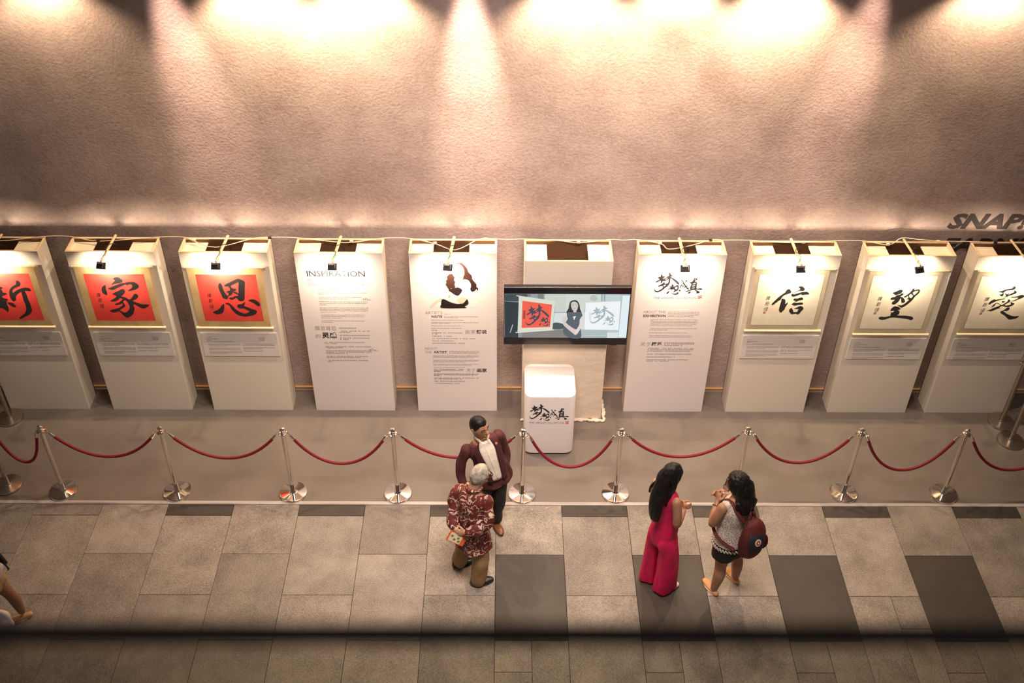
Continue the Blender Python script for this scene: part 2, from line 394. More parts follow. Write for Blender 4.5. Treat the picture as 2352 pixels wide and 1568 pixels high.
# ------------------------------------------------------------------ traced artwork, in millimetres on the sheet it is drawn on
GLYPH = {'home': [[435, 1884, 458, 1902, 498, 1903, 515, 1882, 528, 1869, 522, 1844, 505, 1835, 465, 1827, 427, 1819, 404, 1804, 417, 1829, 451, 1864], [339, 1809, 341, 1784, 335, 1754, 338, 1729, 332, 1683, 309, 1689, 292, 1703, 286, 1733, 291, 1763, 308, 1788], [356, 1763, 394, 1781, 453, 1809, 506, 1829, 543, 1836, 547, 1827, 558, 1841, 601, 1845, 645, 1844, 672, 1823, 681, 1793, 664, 1766, 628, 1748, 594, 1738, 555, 1734, 581, 1755, 609, 1780, 615, 1800, 607, 1816, 578, 1815, 560, 1804, 549, 1816, 497, 1790, 452, 1769, 411, 1748, 383, 1749], [389, 1699, 424, 1719, 469, 1739, 493, 1757, 518, 1757, 527, 1737, 517, 1710, 493, 1684, 477, 1666, 518, 1649, 553, 1624, 600, 1675, 612, 1694, 637, 1696, 649, 1675, 639, 1650, 609, 1624, 580, 1609, 613, 1583, 665, 1561, 736, 1552, 714, 1525, 665, 1504, 625, 1527, 580, 1563, 573, 1501, 550, 1444, 522, 1407, 470, 1378, 442, 1402, 408, 1466, 381, 1458, 339, 1450, 309, 1473, 348, 1489, 400, 1505, 443, 1531, 464, 1554, 464, 1572, 442, 1564, 402, 1551, 381, 1562, 426, 1582, 460, 1608, 478, 1633, 463, 1641, 446, 1637, 430, 1618, 393, 1600, 364, 1597, 346, 1605, 389, 1633, 424, 1663, 404, 1681], [477, 1593, 504, 1616, 525, 1573, 529, 1521, 504, 1475, 461, 1448, 419, 1482, 478, 1526, 489, 1547]], 'grace': [[380, 1840, 396, 1810, 401, 1754, 419, 1698, 434, 1675, 429, 1642, 401, 1638, 378, 1656, 365, 1712, 355, 1768, 354, 1800, 365, 1826], [419, 1812, 476, 1847, 529, 1875, 563, 1891, 580, 1892, 614, 1876, 636, 1853, 627, 1802, 619, 1741, 601, 1638, 582, 1614, 551, 1610, 532, 1628, 518, 1652, 491, 1635, 464, 1628, 440, 1647, 457, 1656, 484, 1659, 505, 1675, 540, 1680, 538, 1694, 514, 1708, 494, 1724, 482, 1699, 461, 1684, 433, 1670, 448, 1708, 428, 1733, 464, 1747, 470, 1759, 460, 1794, 424, 1798], [482, 1801, 521, 1827, 569, 1846, 558, 1778, 550, 1713, 528, 1727, 501, 1736, 528, 1748, 535, 1762, 520, 1771, 502, 1773], [377, 1573, 372, 1523, 358, 1479, 340, 1450, 311, 1436, 277, 1433, 241, 1457, 285, 1484, 324, 1513, 349, 1551], [391, 1578, 415, 1585, 437, 1578, 462, 1547, 486, 1504, 519, 1471, 553, 1449, 579, 1442, 607, 1452, 629, 1471, 605, 1490, 574, 1512, 536, 1512, 514, 1528, 514, 1552, 530, 1567, 564, 1571, 602, 1598, 585, 1548, 618, 1527, 660, 1503, 699, 1486, 706, 1467, 693, 1443, 668, 1423, 623, 1409, 577, 1401, 532, 1408, 490, 1432, 465, 1466, 441, 1509, 429, 1552], [637, 1617, 664, 1629, 701, 1629, 728, 1608, 747, 1582, 749, 1554, 737, 1539, 713, 1553, 687, 1582]], 'new': [[607, 1851, 619, 1856, 639, 1844, 643, 1817, 627, 1787, 595, 1774, 562, 1757, 539, 1731, 538, 1706, 579, 1732, 630, 1757, 674, 1769, 709, 1765, 726, 1748, 722, 1724, 686, 1727, 662, 1725, 669, 1687, 666, 1626, 671, 1555, 668, 1483, 647, 1441, 608, 1405, 565, 1384, 526, 1360, 500, 1362, 536, 1394, 584, 1436, 613, 1488, 620, 1549, 619, 1616, 623, 1687, 622, 1714, 584, 1692, 551, 1656, 540, 1615, 520, 1596, 501, 1600, 491, 1635, 493, 1686, 507, 1731, 538, 1772, 578, 1799, 596, 1812], [437, 1574, 466, 1579, 496, 1569, 514, 1546, 514, 1521, 486, 1519, 463, 1538], [420, 1778, 443, 1776, 445, 1761, 426, 1746, 434, 1731, 435, 1708, 455, 1706, 471, 1693, 445, 1673, 409, 1660, 418, 1635, 448, 1627, 455, 1615, 437, 1589, 431, 1553, 432, 1502, 411, 1453, 392, 1476, 363, 1504, 337, 1499, 284, 1486, 260, 1511, 323, 1532, 345, 1553, 301, 1583, 265, 1598, 323, 1614, 355, 1640, 304, 1659, 288, 1685, 358, 1705, 378, 1746, 336, 1765, 382, 1786], [405, 1850, 421, 1835, 428, 1806, 404, 1806]], 'trust': [[416, 1801, 432, 1784, 442, 1764, 436, 1750, 416, 1740, 394, 1731, 373, 1718, 357, 1692, 352, 1676, 344, 1659, 323, 1643, 317, 1630, 301, 1616, 291, 1600, 274, 1590, 264, 1600, 278, 1629, 301, 1666, 326, 1702, 353, 1731, 379, 1757, 386, 1778, 399, 1795], [357, 1677, 375, 1676, 393, 1666, 403, 1643, 407, 1607, 430, 1632, 428, 1601, 417, 1571, 410, 1534, 395, 1511, 382, 1491, 365, 1504, 354, 1524, 353, 1560, 355, 1607, 358, 1646], [510, 1823, 517, 1834, 532, 1837, 554, 1829, 574, 1807, 575, 1788, 566, 1778, 543, 1778, 522, 1778, 496, 1761, 468, 1747, 488, 1764, 520, 1787, 529, 1804], [449, 1719, 458, 1742, 475, 1735, 507, 1745, 546, 1760, 587, 1765, 614, 1762, 633, 1743, 627, 1731, 598, 1731, 563, 1724, 550, 1736, 517, 1719, 475, 1704], [481, 1662, 492, 1681, 519, 1680, 551, 1692, 569, 1693, 579, 1685, 582, 1664, 549, 1656, 520, 1641, 500, 1622, 529, 1624, 570, 1628, 587, 1623, 593, 1611, 585, 1601, 547, 1596, 509, 1586, 489, 1594, 474, 1606, 492, 1624, 511, 1647, 495, 1652], [483, 1559, 490, 1543, 504, 1525, 511, 1501, 535, 1500, 551, 1502, 555, 1522, 558, 1540, 543, 1542, 511, 1543, 535, 1561, 558, 1577, 581, 1580, 603, 1562, 609, 1547, 602, 1525, 590, 1505, 583, 1485, 565, 1467, 551, 1472, 542, 1478, 526, 1475, 503, 1471, 485, 1481, 468, 1504, 462, 1521, 467, 1541]], 'hope': [[330, 1760, 354, 1770, 378, 1789, 401, 1799, 420, 1796, 429, 1781, 425, 1767, 413, 1749, 390, 1737, 365, 1731], [325, 1685, 334, 1698, 351, 1704, 366, 1708, 375, 1724, 408, 1737, 419, 1749, 436, 1754, 446, 1746, 441, 1731, 426, 1718, 426, 1708, 445, 1703, 466, 1682, 483, 1656, 480, 1636, 466, 1630, 449, 1638, 440, 1666, 430, 1692, 418, 1652, 409, 1636, 393, 1616, 371, 1607, 353, 1619, 353, 1639, 372, 1669, 349, 1668, 330, 1672], [457, 1708, 481, 1731, 505, 1758, 523, 1793, 526, 1811, 542, 1810, 552, 1792, 570, 1802, 596, 1803, 606, 1791, 608, 1765, 594, 1739, 574, 1712, 559, 1670, 538, 1637, 516, 1607, 497, 1587, 480, 1574, 460, 1568, 437, 1587, 411, 1606, 437, 1598, 463, 1600, 489, 1623, 508, 1650, 520, 1671, 492, 1682, 508, 1692, 497, 1722, 482, 1705, 467, 1700], [537, 1758, 553, 1777, 574, 1786, 590, 1787, 587, 1768, 560, 1729, 550, 1745], [508, 1720, 522, 1745, 551, 1722, 535, 1691], [361, 1526, 361, 1550, 377, 1573, 392, 1585, 420, 1580, 430, 1580, 444, 1567, 461, 1554, 453, 1540, 434, 1530, 455, 1520, 462, 1493, 456, 1473, 446, 1462, 475, 1460, 529, 1459, 587, 1449, 613, 1441, 629, 1421, 622, 1404, 605, 1397, 581, 1410, 525, 1420, 470, 1428, 428, 1433, 389, 1431, 364, 1422, 331, 1405, 298, 1399, 274, 1408, 260, 1423, 268, 1437, 288, 1442, 323, 1439, 358, 1449, 380, 1456, 372, 1469, 376, 1486, 367, 1503, 386, 1500, 397, 1511, 400, 1525, 381, 1523]], 'love': [[308, 1781, 327, 1785, 363, 1801, 399, 1816, 440, 1825, 443, 1843, 459, 1848, 471, 1836, 471, 1818, 455, 1804, 422, 1798, 383, 1793, 365, 1767, 331, 1772], [328, 1743, 345, 1745, 363, 1764, 371, 1746, 368, 1726, 355, 1722], [380, 1764, 399, 1751, 411, 1749, 434, 1768, 423, 1739, 448, 1760, 470, 1775, 468, 1789, 471, 1798, 498, 1779, 495, 1761, 470, 1746, 432, 1728, 402, 1711, 374, 1706, 401, 1724], [250, 1625, 257, 1650, 276, 1672, 300, 1682, 308, 1674, 343, 1684, 395, 1695, 400, 1689, 347, 1671, 309, 1651, 281, 1628, 259, 1611], [454, 1703, 479, 1715, 521, 1723, 546, 1736, 574, 1740, 595, 1725, 589, 1711, 570, 1696, 545, 1683, 516, 1665, 471, 1657, 507, 1674, 531, 1692, 535, 1705, 497, 1706], [293, 1586, 305, 1614, 326, 1634, 343, 1636, 379, 1612, 397, 1611, 424, 1640, 440, 1662, 437, 1679, 449, 1682, 465, 1666, 462, 1648, 439, 1629, 422, 1607, 447, 1602, 481, 1615, 481, 1633, 468, 1648, 487, 1644, 518, 1628, 510, 1608, 483, 1589, 447, 1583, 405, 1596, 382, 1585, 373, 1566, 341, 1544, 303, 1523, 287, 1529, 255, 1534, 288, 1544, 319, 1570, 376, 1603, 339, 1629, 325, 1618, 320, 1596, 301, 1579], [381, 1651, 384, 1664, 398, 1658, 414, 1662, 407, 1646, 391, 1640], [344, 1526, 359, 1542, 383, 1552, 376, 1574, 399, 1567, 435, 1563, 415, 1552, 396, 1546, 419, 1530, 442, 1552, 461, 1576, 484, 1576, 490, 1552, 472, 1530, 447, 1515, 430, 1504, 395, 1481, 366, 1459, 338, 1445, 308, 1455, 287, 1466, 332, 1475, 371, 1492, 402, 1509, 377, 1522]], 'love_stroke': [[406, 1522, 422, 1530, 447, 1515, 480, 1493, 523, 1471, 569, 1456, 621, 1458, 605, 1434, 565, 1419, 527, 1416, 487, 1452, 448, 1482, 416, 1502]], 'dream': [[97, 743, 108, 732, 121, 718, 132, 723, 138, 717, 130, 704, 118, 692, 139, 698, 155, 716, 168, 728, 163, 749, 170, 760, 182, 747, 189, 733, 200, 735, 203, 728, 194, 719, 186, 712, 207, 701, 234, 681, 258, 656, 266, 640, 264, 627, 252, 634, 232, 655, 212, 675, 186, 697, 186, 657, 179, 631, 167, 610, 150, 595, 133, 574, 112, 556, 90, 544, 75, 544, 62, 556, 55, 577, 54, 591, 62, 571, 75, 560, 90, 560, 107, 572, 124, 589, 130, 601, 121, 613, 104, 610, 95, 605, 84, 614, 99, 624, 118, 639, 129, 652, 140, 653, 142, 639, 161, 642, 170, 657, 168, 689, 152, 672, 135, 666, 122, 666, 116, 648, 108, 644, 103, 654, 105, 669, 92, 668, 73, 651, 56, 658, 75, 671, 92, 686, 74, 701, 82, 710, 97, 715], [129, 617, 151, 630, 143, 610], [139, 683, 156, 701, 160, 700, 150, 683]], 'wish': [[202, 637, 215, 629, 218, 622, 229, 625, 218, 610, 231, 610, 246, 625, 257, 625, 266, 607, 266, 578, 257, 563, 244, 557, 231, 545, 222, 551, 233, 566, 219, 580, 207, 569, 202, 577, 187, 580, 174, 571, 172, 577, 187, 589, 197, 595, 182, 604, 186, 610, 203, 613], [234, 587, 238, 601, 251, 607, 256, 590, 248, 578], [165, 536, 177, 553, 187, 559, 190, 554, 182, 536, 175, 527, 167, 528], [198, 554, 212, 539, 229, 531, 247, 533, 257, 539, 253, 548, 264, 547, 273, 535, 264, 524, 247, 518, 230, 521, 212, 533, 201, 546], [268, 560, 274, 575, 287, 566, 281, 557]], 'true': [[279, 678, 287, 681, 297, 667, 308, 649, 322, 626, 331, 617, 335, 626, 341, 620, 335, 608, 349, 593, 358, 578, 349, 575, 336, 587, 322, 602, 312, 584, 304, 581, 316, 611, 304, 631, 293, 637, 287, 625, 298, 625, 307, 617, 303, 602, 294, 599, 298, 614, 287, 613, 284, 593, 277, 590, 277, 610, 285, 637, 299, 646, 290, 661], [312, 670, 322, 679, 335, 670, 327, 662], [310, 649, 325, 655, 321, 645, 312, 643], [390, 705, 399, 700, 409, 700, 421, 688, 410, 679, 396, 667, 407, 664, 418, 653, 420, 623, 420, 593, 433, 588, 457, 591, 473, 582, 464, 573, 436, 577, 414, 576, 428, 567, 445, 558, 455, 546, 444, 537, 422, 537, 428, 549, 408, 570, 393, 573, 361, 560, 342, 551, 324, 560, 341, 563, 371, 578, 364, 587, 367, 614, 373, 638, 360, 643, 353, 654, 368, 658, 380, 670, 386, 691], [386, 641, 405, 650, 405, 638, 388, 632], [382, 620, 404, 623, 404, 614, 383, 611], [381, 596, 403, 599, 403, 590, 381, 590], [395, 691, 403, 691, 397, 682], [351, 540, 363, 552, 378, 555, 372, 540, 360, 531]]}
HEAD = {7: [('ABOUT THE', 0, 108, 344, 1435, 1468), ('EXHIBITION', 1, 112, 351, 1382, 1416), ('关于', 0, 113, 229, 981, 1038), ('展览', 1, 234, 347, 985, 1039)], 4: [('INSPIRATION', 0.5, 105, 704, 1892, 1965), ('BEHIND THE', 0, 103, 345, 1830, 1861), ('COLLECTION', 0, 104, 374, 1777, 1814), ('展览背后', 0, 109, 341, 1179, 1238), ('的', 0, 108, 161, 1074, 1126), ('灵感', 1, 176, 339, 1069, 1153)], 5: [("ARTIST'S", 0, 136, 320, 1409, 1446), ('NOTE', 1, 204, 319, 1359, 1391), ('画家', 0, 558, 672, 1141, 1196), ('想说', 1, 676, 792, 1142, 1197), ('ABOUT', 0, 109, 248, 915, 949), ('THE', 0, 111, 186, 863, 897), ('ARTIST', 1, 208, 353, 864, 898), ('关于', 0, 560, 666, 592, 648), ('画家', 1, 678, 790, 592, 648)]}
BODY = {7: ([(372, 703, 1452), (371, 706, 1432), (370, 706, 1412), (373, 651, 1391), (198, 704, 1349), (197, 704, 1329), (196, 704, 1310), (197, 704, 1290), (198, 651, 1270), (196, 706, 1228), (196, 385, 1208), (196, 601, 1169), (196, 660, 1128), (198, 655, 1109)], [(372, 701, 1029), (374, 703, 1012), (372, 572, 991), (200, 703, 949), (197, 703, 930), (197, 671, 909), (199, 683, 868), (197, 532, 826), (198, 663, 787), (199, 459, 768)]), 4: ([(474, 695, 1845), (466, 688, 1805), (460, 695, 1786), (198, 459, 1728), (195, 709, 1686), (195, 274, 1666), (195, 641, 1626), (195, 499, 1606), (195, 704, 1567), (197, 703, 1547), (197, 269, 1529), (194, 706, 1487), (194, 705, 1467), (194, 703, 1448), (197, 359, 1430), (195, 655, 1391), (197, 656, 1370), (197, 418, 1350), (196, 653, 1312), (195, 317, 1293)], [(369, 566, 1212), (367, 702, 1171), (368, 493, 1151), (368, 694, 1111), (366, 705, 1073), (368, 465, 1053), (196, 645, 1013), (196, 322, 996), (198, 705, 953), (198, 395, 936), (197, 705, 894), (197, 705, 874), (198, 440, 856), (197, 652, 815), (197, 597, 797), (197, 652, 757), (199, 267, 739)]), 5: ([(340, 419, 1411), (339, 705, 1376), (339, 478, 1362), (200, 541, 1329), (199, 705, 1297), (198, 397, 1283), (197, 522, 1251), (197, 522, 1218), (381, 706, 896), (380, 704, 880), (380, 694, 865), (198, 704, 833), (199, 703, 819), (198, 648, 805), (199, 703, 769), (198, 701, 755), (197, 546, 740), (196, 702, 709), (197, 615, 694), (196, 538, 661)], [(196, 260, 1187), (198, 534, 1153), (197, 262, 1139), (198, 431, 1106), (197, 694, 1073), (197, 429, 1041), (197, 553, 1009), (198, 534, 631), (198, 533, 615), (199, 283, 601), (198, 704, 566), (199, 706, 552), (199, 272, 541), (199, 703, 504), (198, 510, 490), (199, 555, 457), (201, 484, 423)])}
LOGO_TEXT = [('THE DREAMS COLLECTION', 0, 56, 424, 475, 502), ('seal', 0, 439, 474, 474, 513)]
LOGO_BOARD = [('logo', 0, 193, 698, 1680, 1967), ('THE DREAMS COLLECTION', 0, 202, 647, 1626, 1651), ('seal', 0, 664, 705, 1632, 1673)]
PORTRAIT = {'background': [213, 1928, 707, 1931, 702, 1497, 195, 1493], 'hair': [483, 2066, 511, 2076, 539, 2074, 570, 2043, 593, 2004, 608, 1955, 640, 1915, 645, 1871, 667, 1836, 685, 1806, 686, 1771, 702, 1756, 702, 1736, 686, 1741, 669, 1716, 641, 1715, 629, 1741, 630, 1786, 607, 1851, 562, 1865, 538, 1850, 514, 1840, 502, 1860, 543, 1890, 564, 1930, 561, 1989, 542, 2033, 515, 2057, 487, 2057, 460, 2017], 'hair_lock': [411, 1934, 440, 1936, 451, 1914, 463, 1890, 456, 1860, 468, 1830, 459, 1800, 468, 1775, 451, 1744, 422, 1752, 406, 1732, 386, 1757, 377, 1779, 366, 1799, 375, 1829, 369, 1849, 386, 1869, 383, 1899], 'curl': [627, 1841, 651, 1831, 659, 1786, 648, 1746, 663, 1716, 637, 1708, 623, 1741, 633, 1786], 'curl_tip': [663, 1831, 686, 1806, 687, 1766, 703, 1746, 700, 1718, 685, 1751, 668, 1771, 675, 1801], 'parting': [453, 2008, 466, 2042, 495, 2071, 519, 2075, 495, 2057, 474, 2032, 461, 1998, 452, 1949], 'face': [453, 2008, 482, 2047, 515, 2057, 546, 2028, 563, 1984, 564, 1930, 543, 1890, 502, 1860, 475, 1890, 452, 1939], 'arms': [465, 1840, 514, 1840, 562, 1865, 610, 1846, 632, 1786, 608, 1710, 578, 1623, 573, 1582, 523, 1551, 466, 1556, 377, 1586, 313, 1617, 396, 1678, 405, 1719, 463, 1770], 'top': [398, 1739, 447, 1750, 488, 1765, 520, 1750, 537, 1730, 527, 1699, 497, 1659, 465, 1664, 429, 1694, 405, 1714], 'skirt': [322, 1607, 361, 1602, 409, 1571, 466, 1551, 515, 1551, 565, 1593, 586, 1613, 600, 1572, 593, 1541, 558, 1515, 567, 1496, 319, 1494, 312, 1540], 'hand': [476, 1607, 525, 1638, 558, 1634, 582, 1613, 569, 1588, 536, 1551, 503, 1567], 'elbow': [387, 1643, 404, 1663, 412, 1653, 403, 1627], 'forearm': [196, 1503, 254, 1591, 312, 1612, 307, 1581, 270, 1560, 214, 1503], 'lips': [493, 1922, 516, 1927, 521, 1912, 503, 1907], 'eye': [527, 1969, 543, 1974, 544, 1967, 528, 1964], 'eye_two': [467, 1976, 481, 1978, 481, 1973, 469, 1971], 'neck_shade': [490, 1860, 531, 1885, 555, 1890, 542, 1860, 514, 1838]}
SCREEN_A = {'cabinet': [8, 1757, 151, 1747, 152, 1278, 10, 1277], 'curtain': [8, 1852, 239, 1853, 239, 1817, 150, 1832, 151, 1758, 8, 1762], 'stripe': [239, 1853, 273, 1853, 273, 1817, 239, 1822], 'stripe_two': [345, 1854, 405, 1854, 406, 1789, 346, 1799], 'painting': [417, 1854, 678, 1856, 688, 1626, 527, 1625, 522, 1765, 419, 1786], 'wall': [523, 1611, 689, 1612, 698, 1400, 513, 1399], 'carving': [509, 1465, 532, 1485, 584, 1480, 633, 1455, 635, 1405, 513, 1399], 'table': [195, 1355, 698, 1400, 703, 1282, 187, 1278], 'glint': [62, 1345, 89, 1455, 98, 1455, 73, 1351], 'rod_top': [128, 1840, 535, 1766, 535, 1759, 128, 1829], 'rod_bottom': [123, 1357, 524, 1393, 525, 1384, 125, 1345], 'sheet': [154, 1824, 525, 1763, 509, 1390, 145, 1360], 'red': [190, 1770, 496, 1722, 484, 1429, 185, 1413], 'g1': [224, 1726, 466, 1727, 474, 1449, 229, 1447], 'g2': [367, 1567, 477, 1567, 481, 1440, 370, 1440], 'sig': [202, 1645, 223, 1642, 221, 1535, 197, 1538]}
SCREEN_B = {'painting2': [633, 1856, 991, 1858, 997, 1763, 839, 1751, 833, 1621, 643, 1620], 'window': [991, 1858, 1191, 1859, 1197, 1770, 997, 1763], 'post': [991, 1858, 1008, 1858, 1013, 1768, 996, 1768], 'post2': [1020, 1858, 1035, 1858, 1041, 1769, 1026, 1768], 'plant': [890, 1837, 932, 1848, 960, 1795, 936, 1773, 888, 1784], 'wall2': [772, 1621, 846, 1621, 849, 1395, 783, 1400], 'desk': [801, 1395, 1089, 1391, 1097, 1284, 806, 1282], 'paper': [1087, 1357, 1201, 1358, 1206, 1285, 1090, 1284], 'sheet2': [839, 1751, 1197, 1772, 1203, 1392, 847, 1395], 'g3': [890, 1714, 1135, 1715, 1151, 1480, 903, 1479], 'g4': [1032, 1582, 1155, 1582, 1164, 1455, 1040, 1455], 'sig2': [884, 1622, 902, 1622, 905, 1529, 885, 1528], 'hair': [684, 1766, 722, 1783, 752, 1772, 776, 1729, 787, 1665, 794, 1616, 652, 1609, 667, 1675, 673, 1729], 'dress': [660, 1620, 720, 1626, 750, 1632, 803, 1621, 814, 1567, 790, 1533, 793, 1456, 804, 1412, 811, 1282, 705, 1282, 628, 1343, 628, 1455, 664, 1533, 654, 1577], 'neck': [714, 1664, 749, 1664, 751, 1626, 721, 1623], 'face': [690, 1740, 702, 1758, 723, 1764, 744, 1756, 761, 1729, 763, 1691, 754, 1653, 733, 1640, 711, 1653, 694, 1691], 'arm': [619, 1565, 654, 1571, 664, 1533, 648, 1488, 730, 1411, 762, 1394, 760, 1327, 724, 1349, 624, 1455, 609, 1510], 'arm2': [797, 1550, 822, 1572, 834, 1512, 816, 1445, 781, 1355, 756, 1327, 737, 1349, 785, 1450], 'emblem': [715, 1566, 744, 1577, 747, 1566, 737, 1550, 735, 1533, 725, 1522, 726, 1544], 'brow': [701, 1723, 716, 1726, 716, 1721, 701, 1718], 'brow2': [735, 1726, 748, 1726, 748, 1721, 735, 1721], 'mouth': [716, 1675, 733, 1675, 729, 1669, 721, 1668], 'glare': [1213, 1839, 1290, 1840, 1290, 1291, 1210, 1290]}

# ------------------------------------------------------------------ the setting
bm = bmesh.new(); box(bm, -8.5, 8.5, WALL_Y, WALL_Y+.2, 0, 7.2)
wall = obj('wall_back', bm, 'plaster'); wall['kind'] = 'structure'; wall['label'] = 'rough mauve plaster wall washed by warm light from above'
bm = bmesh.new(); box(bm, -8.5, 8.5, 3.0, WALL_Y+.2, -.2, -.022)
floor = obj('floor', bm, 'grout'); floor['kind'] = 'structure'; floor['label'] = 'stone paved floor with a grey vinyl strip along the wall'
bm = bmesh.new(); box(bm, -8.5, 8.5, 7.52, WALL_Y, -.022, .003)
obj('vinyl_sheet', bm, 'vinyl', floor)
bm = bmesh.new(); box(bm, -8.5, 8.5, 7.478, 7.522, -.022, .006, .002, 1)
t = obj('trim_1', bm, 'strip'); t['kind'] = 'structure'; t['label'] = 'pale edging strip between vinyl and stone slabs'
bm = bmesh.new(); box(bm, -8.5, 8.5, WALL_Y-.028, WALL_Y, .003, .028, .006, 2)
t = obj('baseboard_back', bm, 'wood_trim'); t['kind'] = 'structure'; t['label'] = 'thin brown wooden bead at the foot of the wall'

CW, X0 = .6815, -.07
tile_cache = {}
def slab(x0, x1, y0, y1, material):
    g = .0017
    w_, d_ = round(x1-x0-2*g, 4), round(y1-y0-2*g, 4)
    key = (w_, d_, material)
    if key not in tile_cache:
        bm = bmesh.new(); box(bm, -w_/2, w_/2, -d_/2, d_/2, -.022, 0, .0025, 1)
        me = bpy.data.meshes.new('stone_slab'); bm.to_mesh(me); bm.free(); me.materials.append(MAT[material]); tile_cache[key] = me
    o = bpy.data.objects.new('stone_slab', tile_cache[key]); COL.objects.link(o); o.parent = floor
    o.location = ((x0+x1)/2, (y0+y1)/2, rnd.uniform(-.0008, .0008))
for k in range(-11, 12):
    xa, xb = X0+CW*k, X0+CW*(k+1)
    if k % 2 == 0:
        cuts = [7.478, 6.826, 5.822, 4.82, 3.82, 3.02]
        for i, (a, b_) in enumerate(zip(cuts, cuts[1:])):
            if i == 2 and k in (0, 2, 4, 6):
                xm = (xa+xb)/2
                slab(xa, xm, 5.488, a, 'granite_light'); slab(xa, xm, b_, 5.488, 'granite_light'); slab(xm, xb, b_, a, 'granite_light')
            else:
                slab(xa, xb, b_, a, 'granite_dark' if (i == 1 and k in (0, 2, 4, 6)) else 'granite_light')
    else:
        cuts = [7.478, 7.325, 6.329, 5.33, 4.33, 3.33]
        for i, (a, b_) in enumerate(zip(cuts, cuts[1:])):
            if i == 2 and k == 5:
                xm = (xa+xb)/2+.06
                slab(xa, xm, b_, a, 'granite_light'); slab(xm, xb, 5.96, a, 'granite_light'); slab(xm, xb, b_, 5.96, 'granite_light')
            else:
                slab(xa, xb, b_, a, 'granite_dark' if (i == 0 and k >= -5) else 'granite_light')

# painted words on the wall, mostly hidden by the stands
WL = WALL_Y-.003
for body, x0, x1, z0, z1, bold, sh, mt in (
        ('SNAP!', 4.625, 5.47, 2.258, 2.451, .045, .28, 'wall_letter'), ('EARN!', 4.61, 5.50, 1.965, 2.150, .045, .28, 'wall_letter'),
        ('E', 4.60, 4.76, 1.69, 1.87, .045, .28, 'wall_letter'), ('sho', 4.61, 4.80, 1.175, 1.255, .0, .0, 'wall_letter_red'),
        ('RE', 4.50, 4.66, .62, .70, .02, .0, 'wall_letter'), ('LL', 4.52, 4.66, .33, .41, .02, .0, 'wall_letter')):
    write('lettering', body, bold, x0, x1, z0, z1, WL, mt, wall, sh)

# ------------------------------------------------------------------ display stands
PX = {1: -5.634, 2: -4.458, 3: -3.309, 4: -2.139, 5: -.972, 6: .208, 7: 1.377, 8: 2.551, 9: 3.725, 10: 4.848}
FY, BY, H, W = 8.910, 9.175, 2.19, .90
STAND = {1: 'cream display stand behind the cropped red scroll at the left edge',
         2: 'cream display stand behind the red scroll second from the left',
         3: 'cream display stand behind the red scroll beside the INSPIRATION board',
         4: 'white display board headed INSPIRATION with dense small print',
         5: 'white display board with a portrait photograph and the heading ARTIST\'S NOTE',
         6: 'deep cream stand carrying the television, wrapped in fabric below',
         7: 'white display board with brush lettering and the heading ABOUT THE EXHIBITION',
         8: 'cream display stand behind the rice paper scroll next to the EXHIBITION board',
         9: 'cream display stand behind the middle one of the three rice paper scrolls',
         10: 'cream display stand behind the rice paper scroll at the right edge'}
def stand(i):
    fy = 8.781 if i == 6 else FY
    r_ = root('display_stand', STAND[i], 'display stand', (PX[i], 0, 0), 'display stands along the wall')
    th = .018
    front = 'print_white' if i in (4, 5, 7) else 'paint_cream'
    sidem = 'paint_cream'
    def P(name, a, material, bev=.002):
        bm = bmesh.new(); box(bm, *a, bev, 1); return obj(name, bm, material, r_)
    P('front_panel', (0, W, fy, fy+th, .003, H-.012), front)
    P('side_panel', (0, th, fy+th, BY-th, .003, H-.012), sidem); P('side_panel', (W-th, W, fy+th, BY-th, .003, H-.012), sidem)
    P('back_panel', (0, W, BY-th, BY, .003, H-.012), 'plywood_brown')
    # bare pine edge on top of the box
    P('top_rail', (0, W, fy-.001, fy+th+.004, H-.012, H), 'pine'); P('top_rail', (0, W, BY-th-.004, BY+.001, H-.012, H), 'pine')
    P('top_rail', (-.001, th+.004, fy+th+.004, BY-th-.004, H-.012, H), 'pine'); P('top_rail', (W-th-.004, W+.001, fy+th+.004, BY-th-.004, H-.012, H), 'pine')
    a, b_ = (.245, .615) if i != 6 else (.235, .655)
    P('ledge', (th, a, fy+th, BY-th, H-.065, H-.05), 'ledge_cream'); P('ledge', (b_, W-th, fy+th, BY-th, H-.065, H-.05), 'ledge_cream')
    P('inner_board', (a-.02, b_+.02, fy+.12, BY-th-.002, H-.5, H-.49), 'plywood_brown')
    if i == 6:
        bm = bmesh.new(); box(bm, .002, W-.002, fy-.006, fy, .02, 1.6, .002, 1); obj('fabric_cover', bm, 'fabric_cream', r_)
        bm = bmesh.new(); box(bm, .452, .456, fy-.009, fy-.005, .02, 1.6); obj('seam', bm, 'fabric_cream', r_)
        # crumpled hem on the ground along the front and the right side
        bm = bmesh.new(); R = random.Random(3); pts = []
        for k in range(26): pts.append((.0+.93*k/25, fy-.03+R.uniform(-.012, .012), .018))
        for k in range(1, 12): pts.append((W+.03+R.uniform(-.012, .012), fy-.03+.33*k/11, .02))
        rings = tube(bm, pts, [(R.uniform(.012, .026), R.uniform(.010, .017)) for _ in pts], n=10, sub=3)
        for v in bm.verts:
            v.co += Vector((noise.noise(v.co*40), noise.noise(v.co*41+Vector((3, 1, 0))), noise.noise(v.co*37)))*.012
            v.co.z = max(v.co.z, .004)
        obj('crumpled_hem', bm, 'fabric_cream', r_, True)
    return r_
STANDS = {i: stand(i) for i in PX}

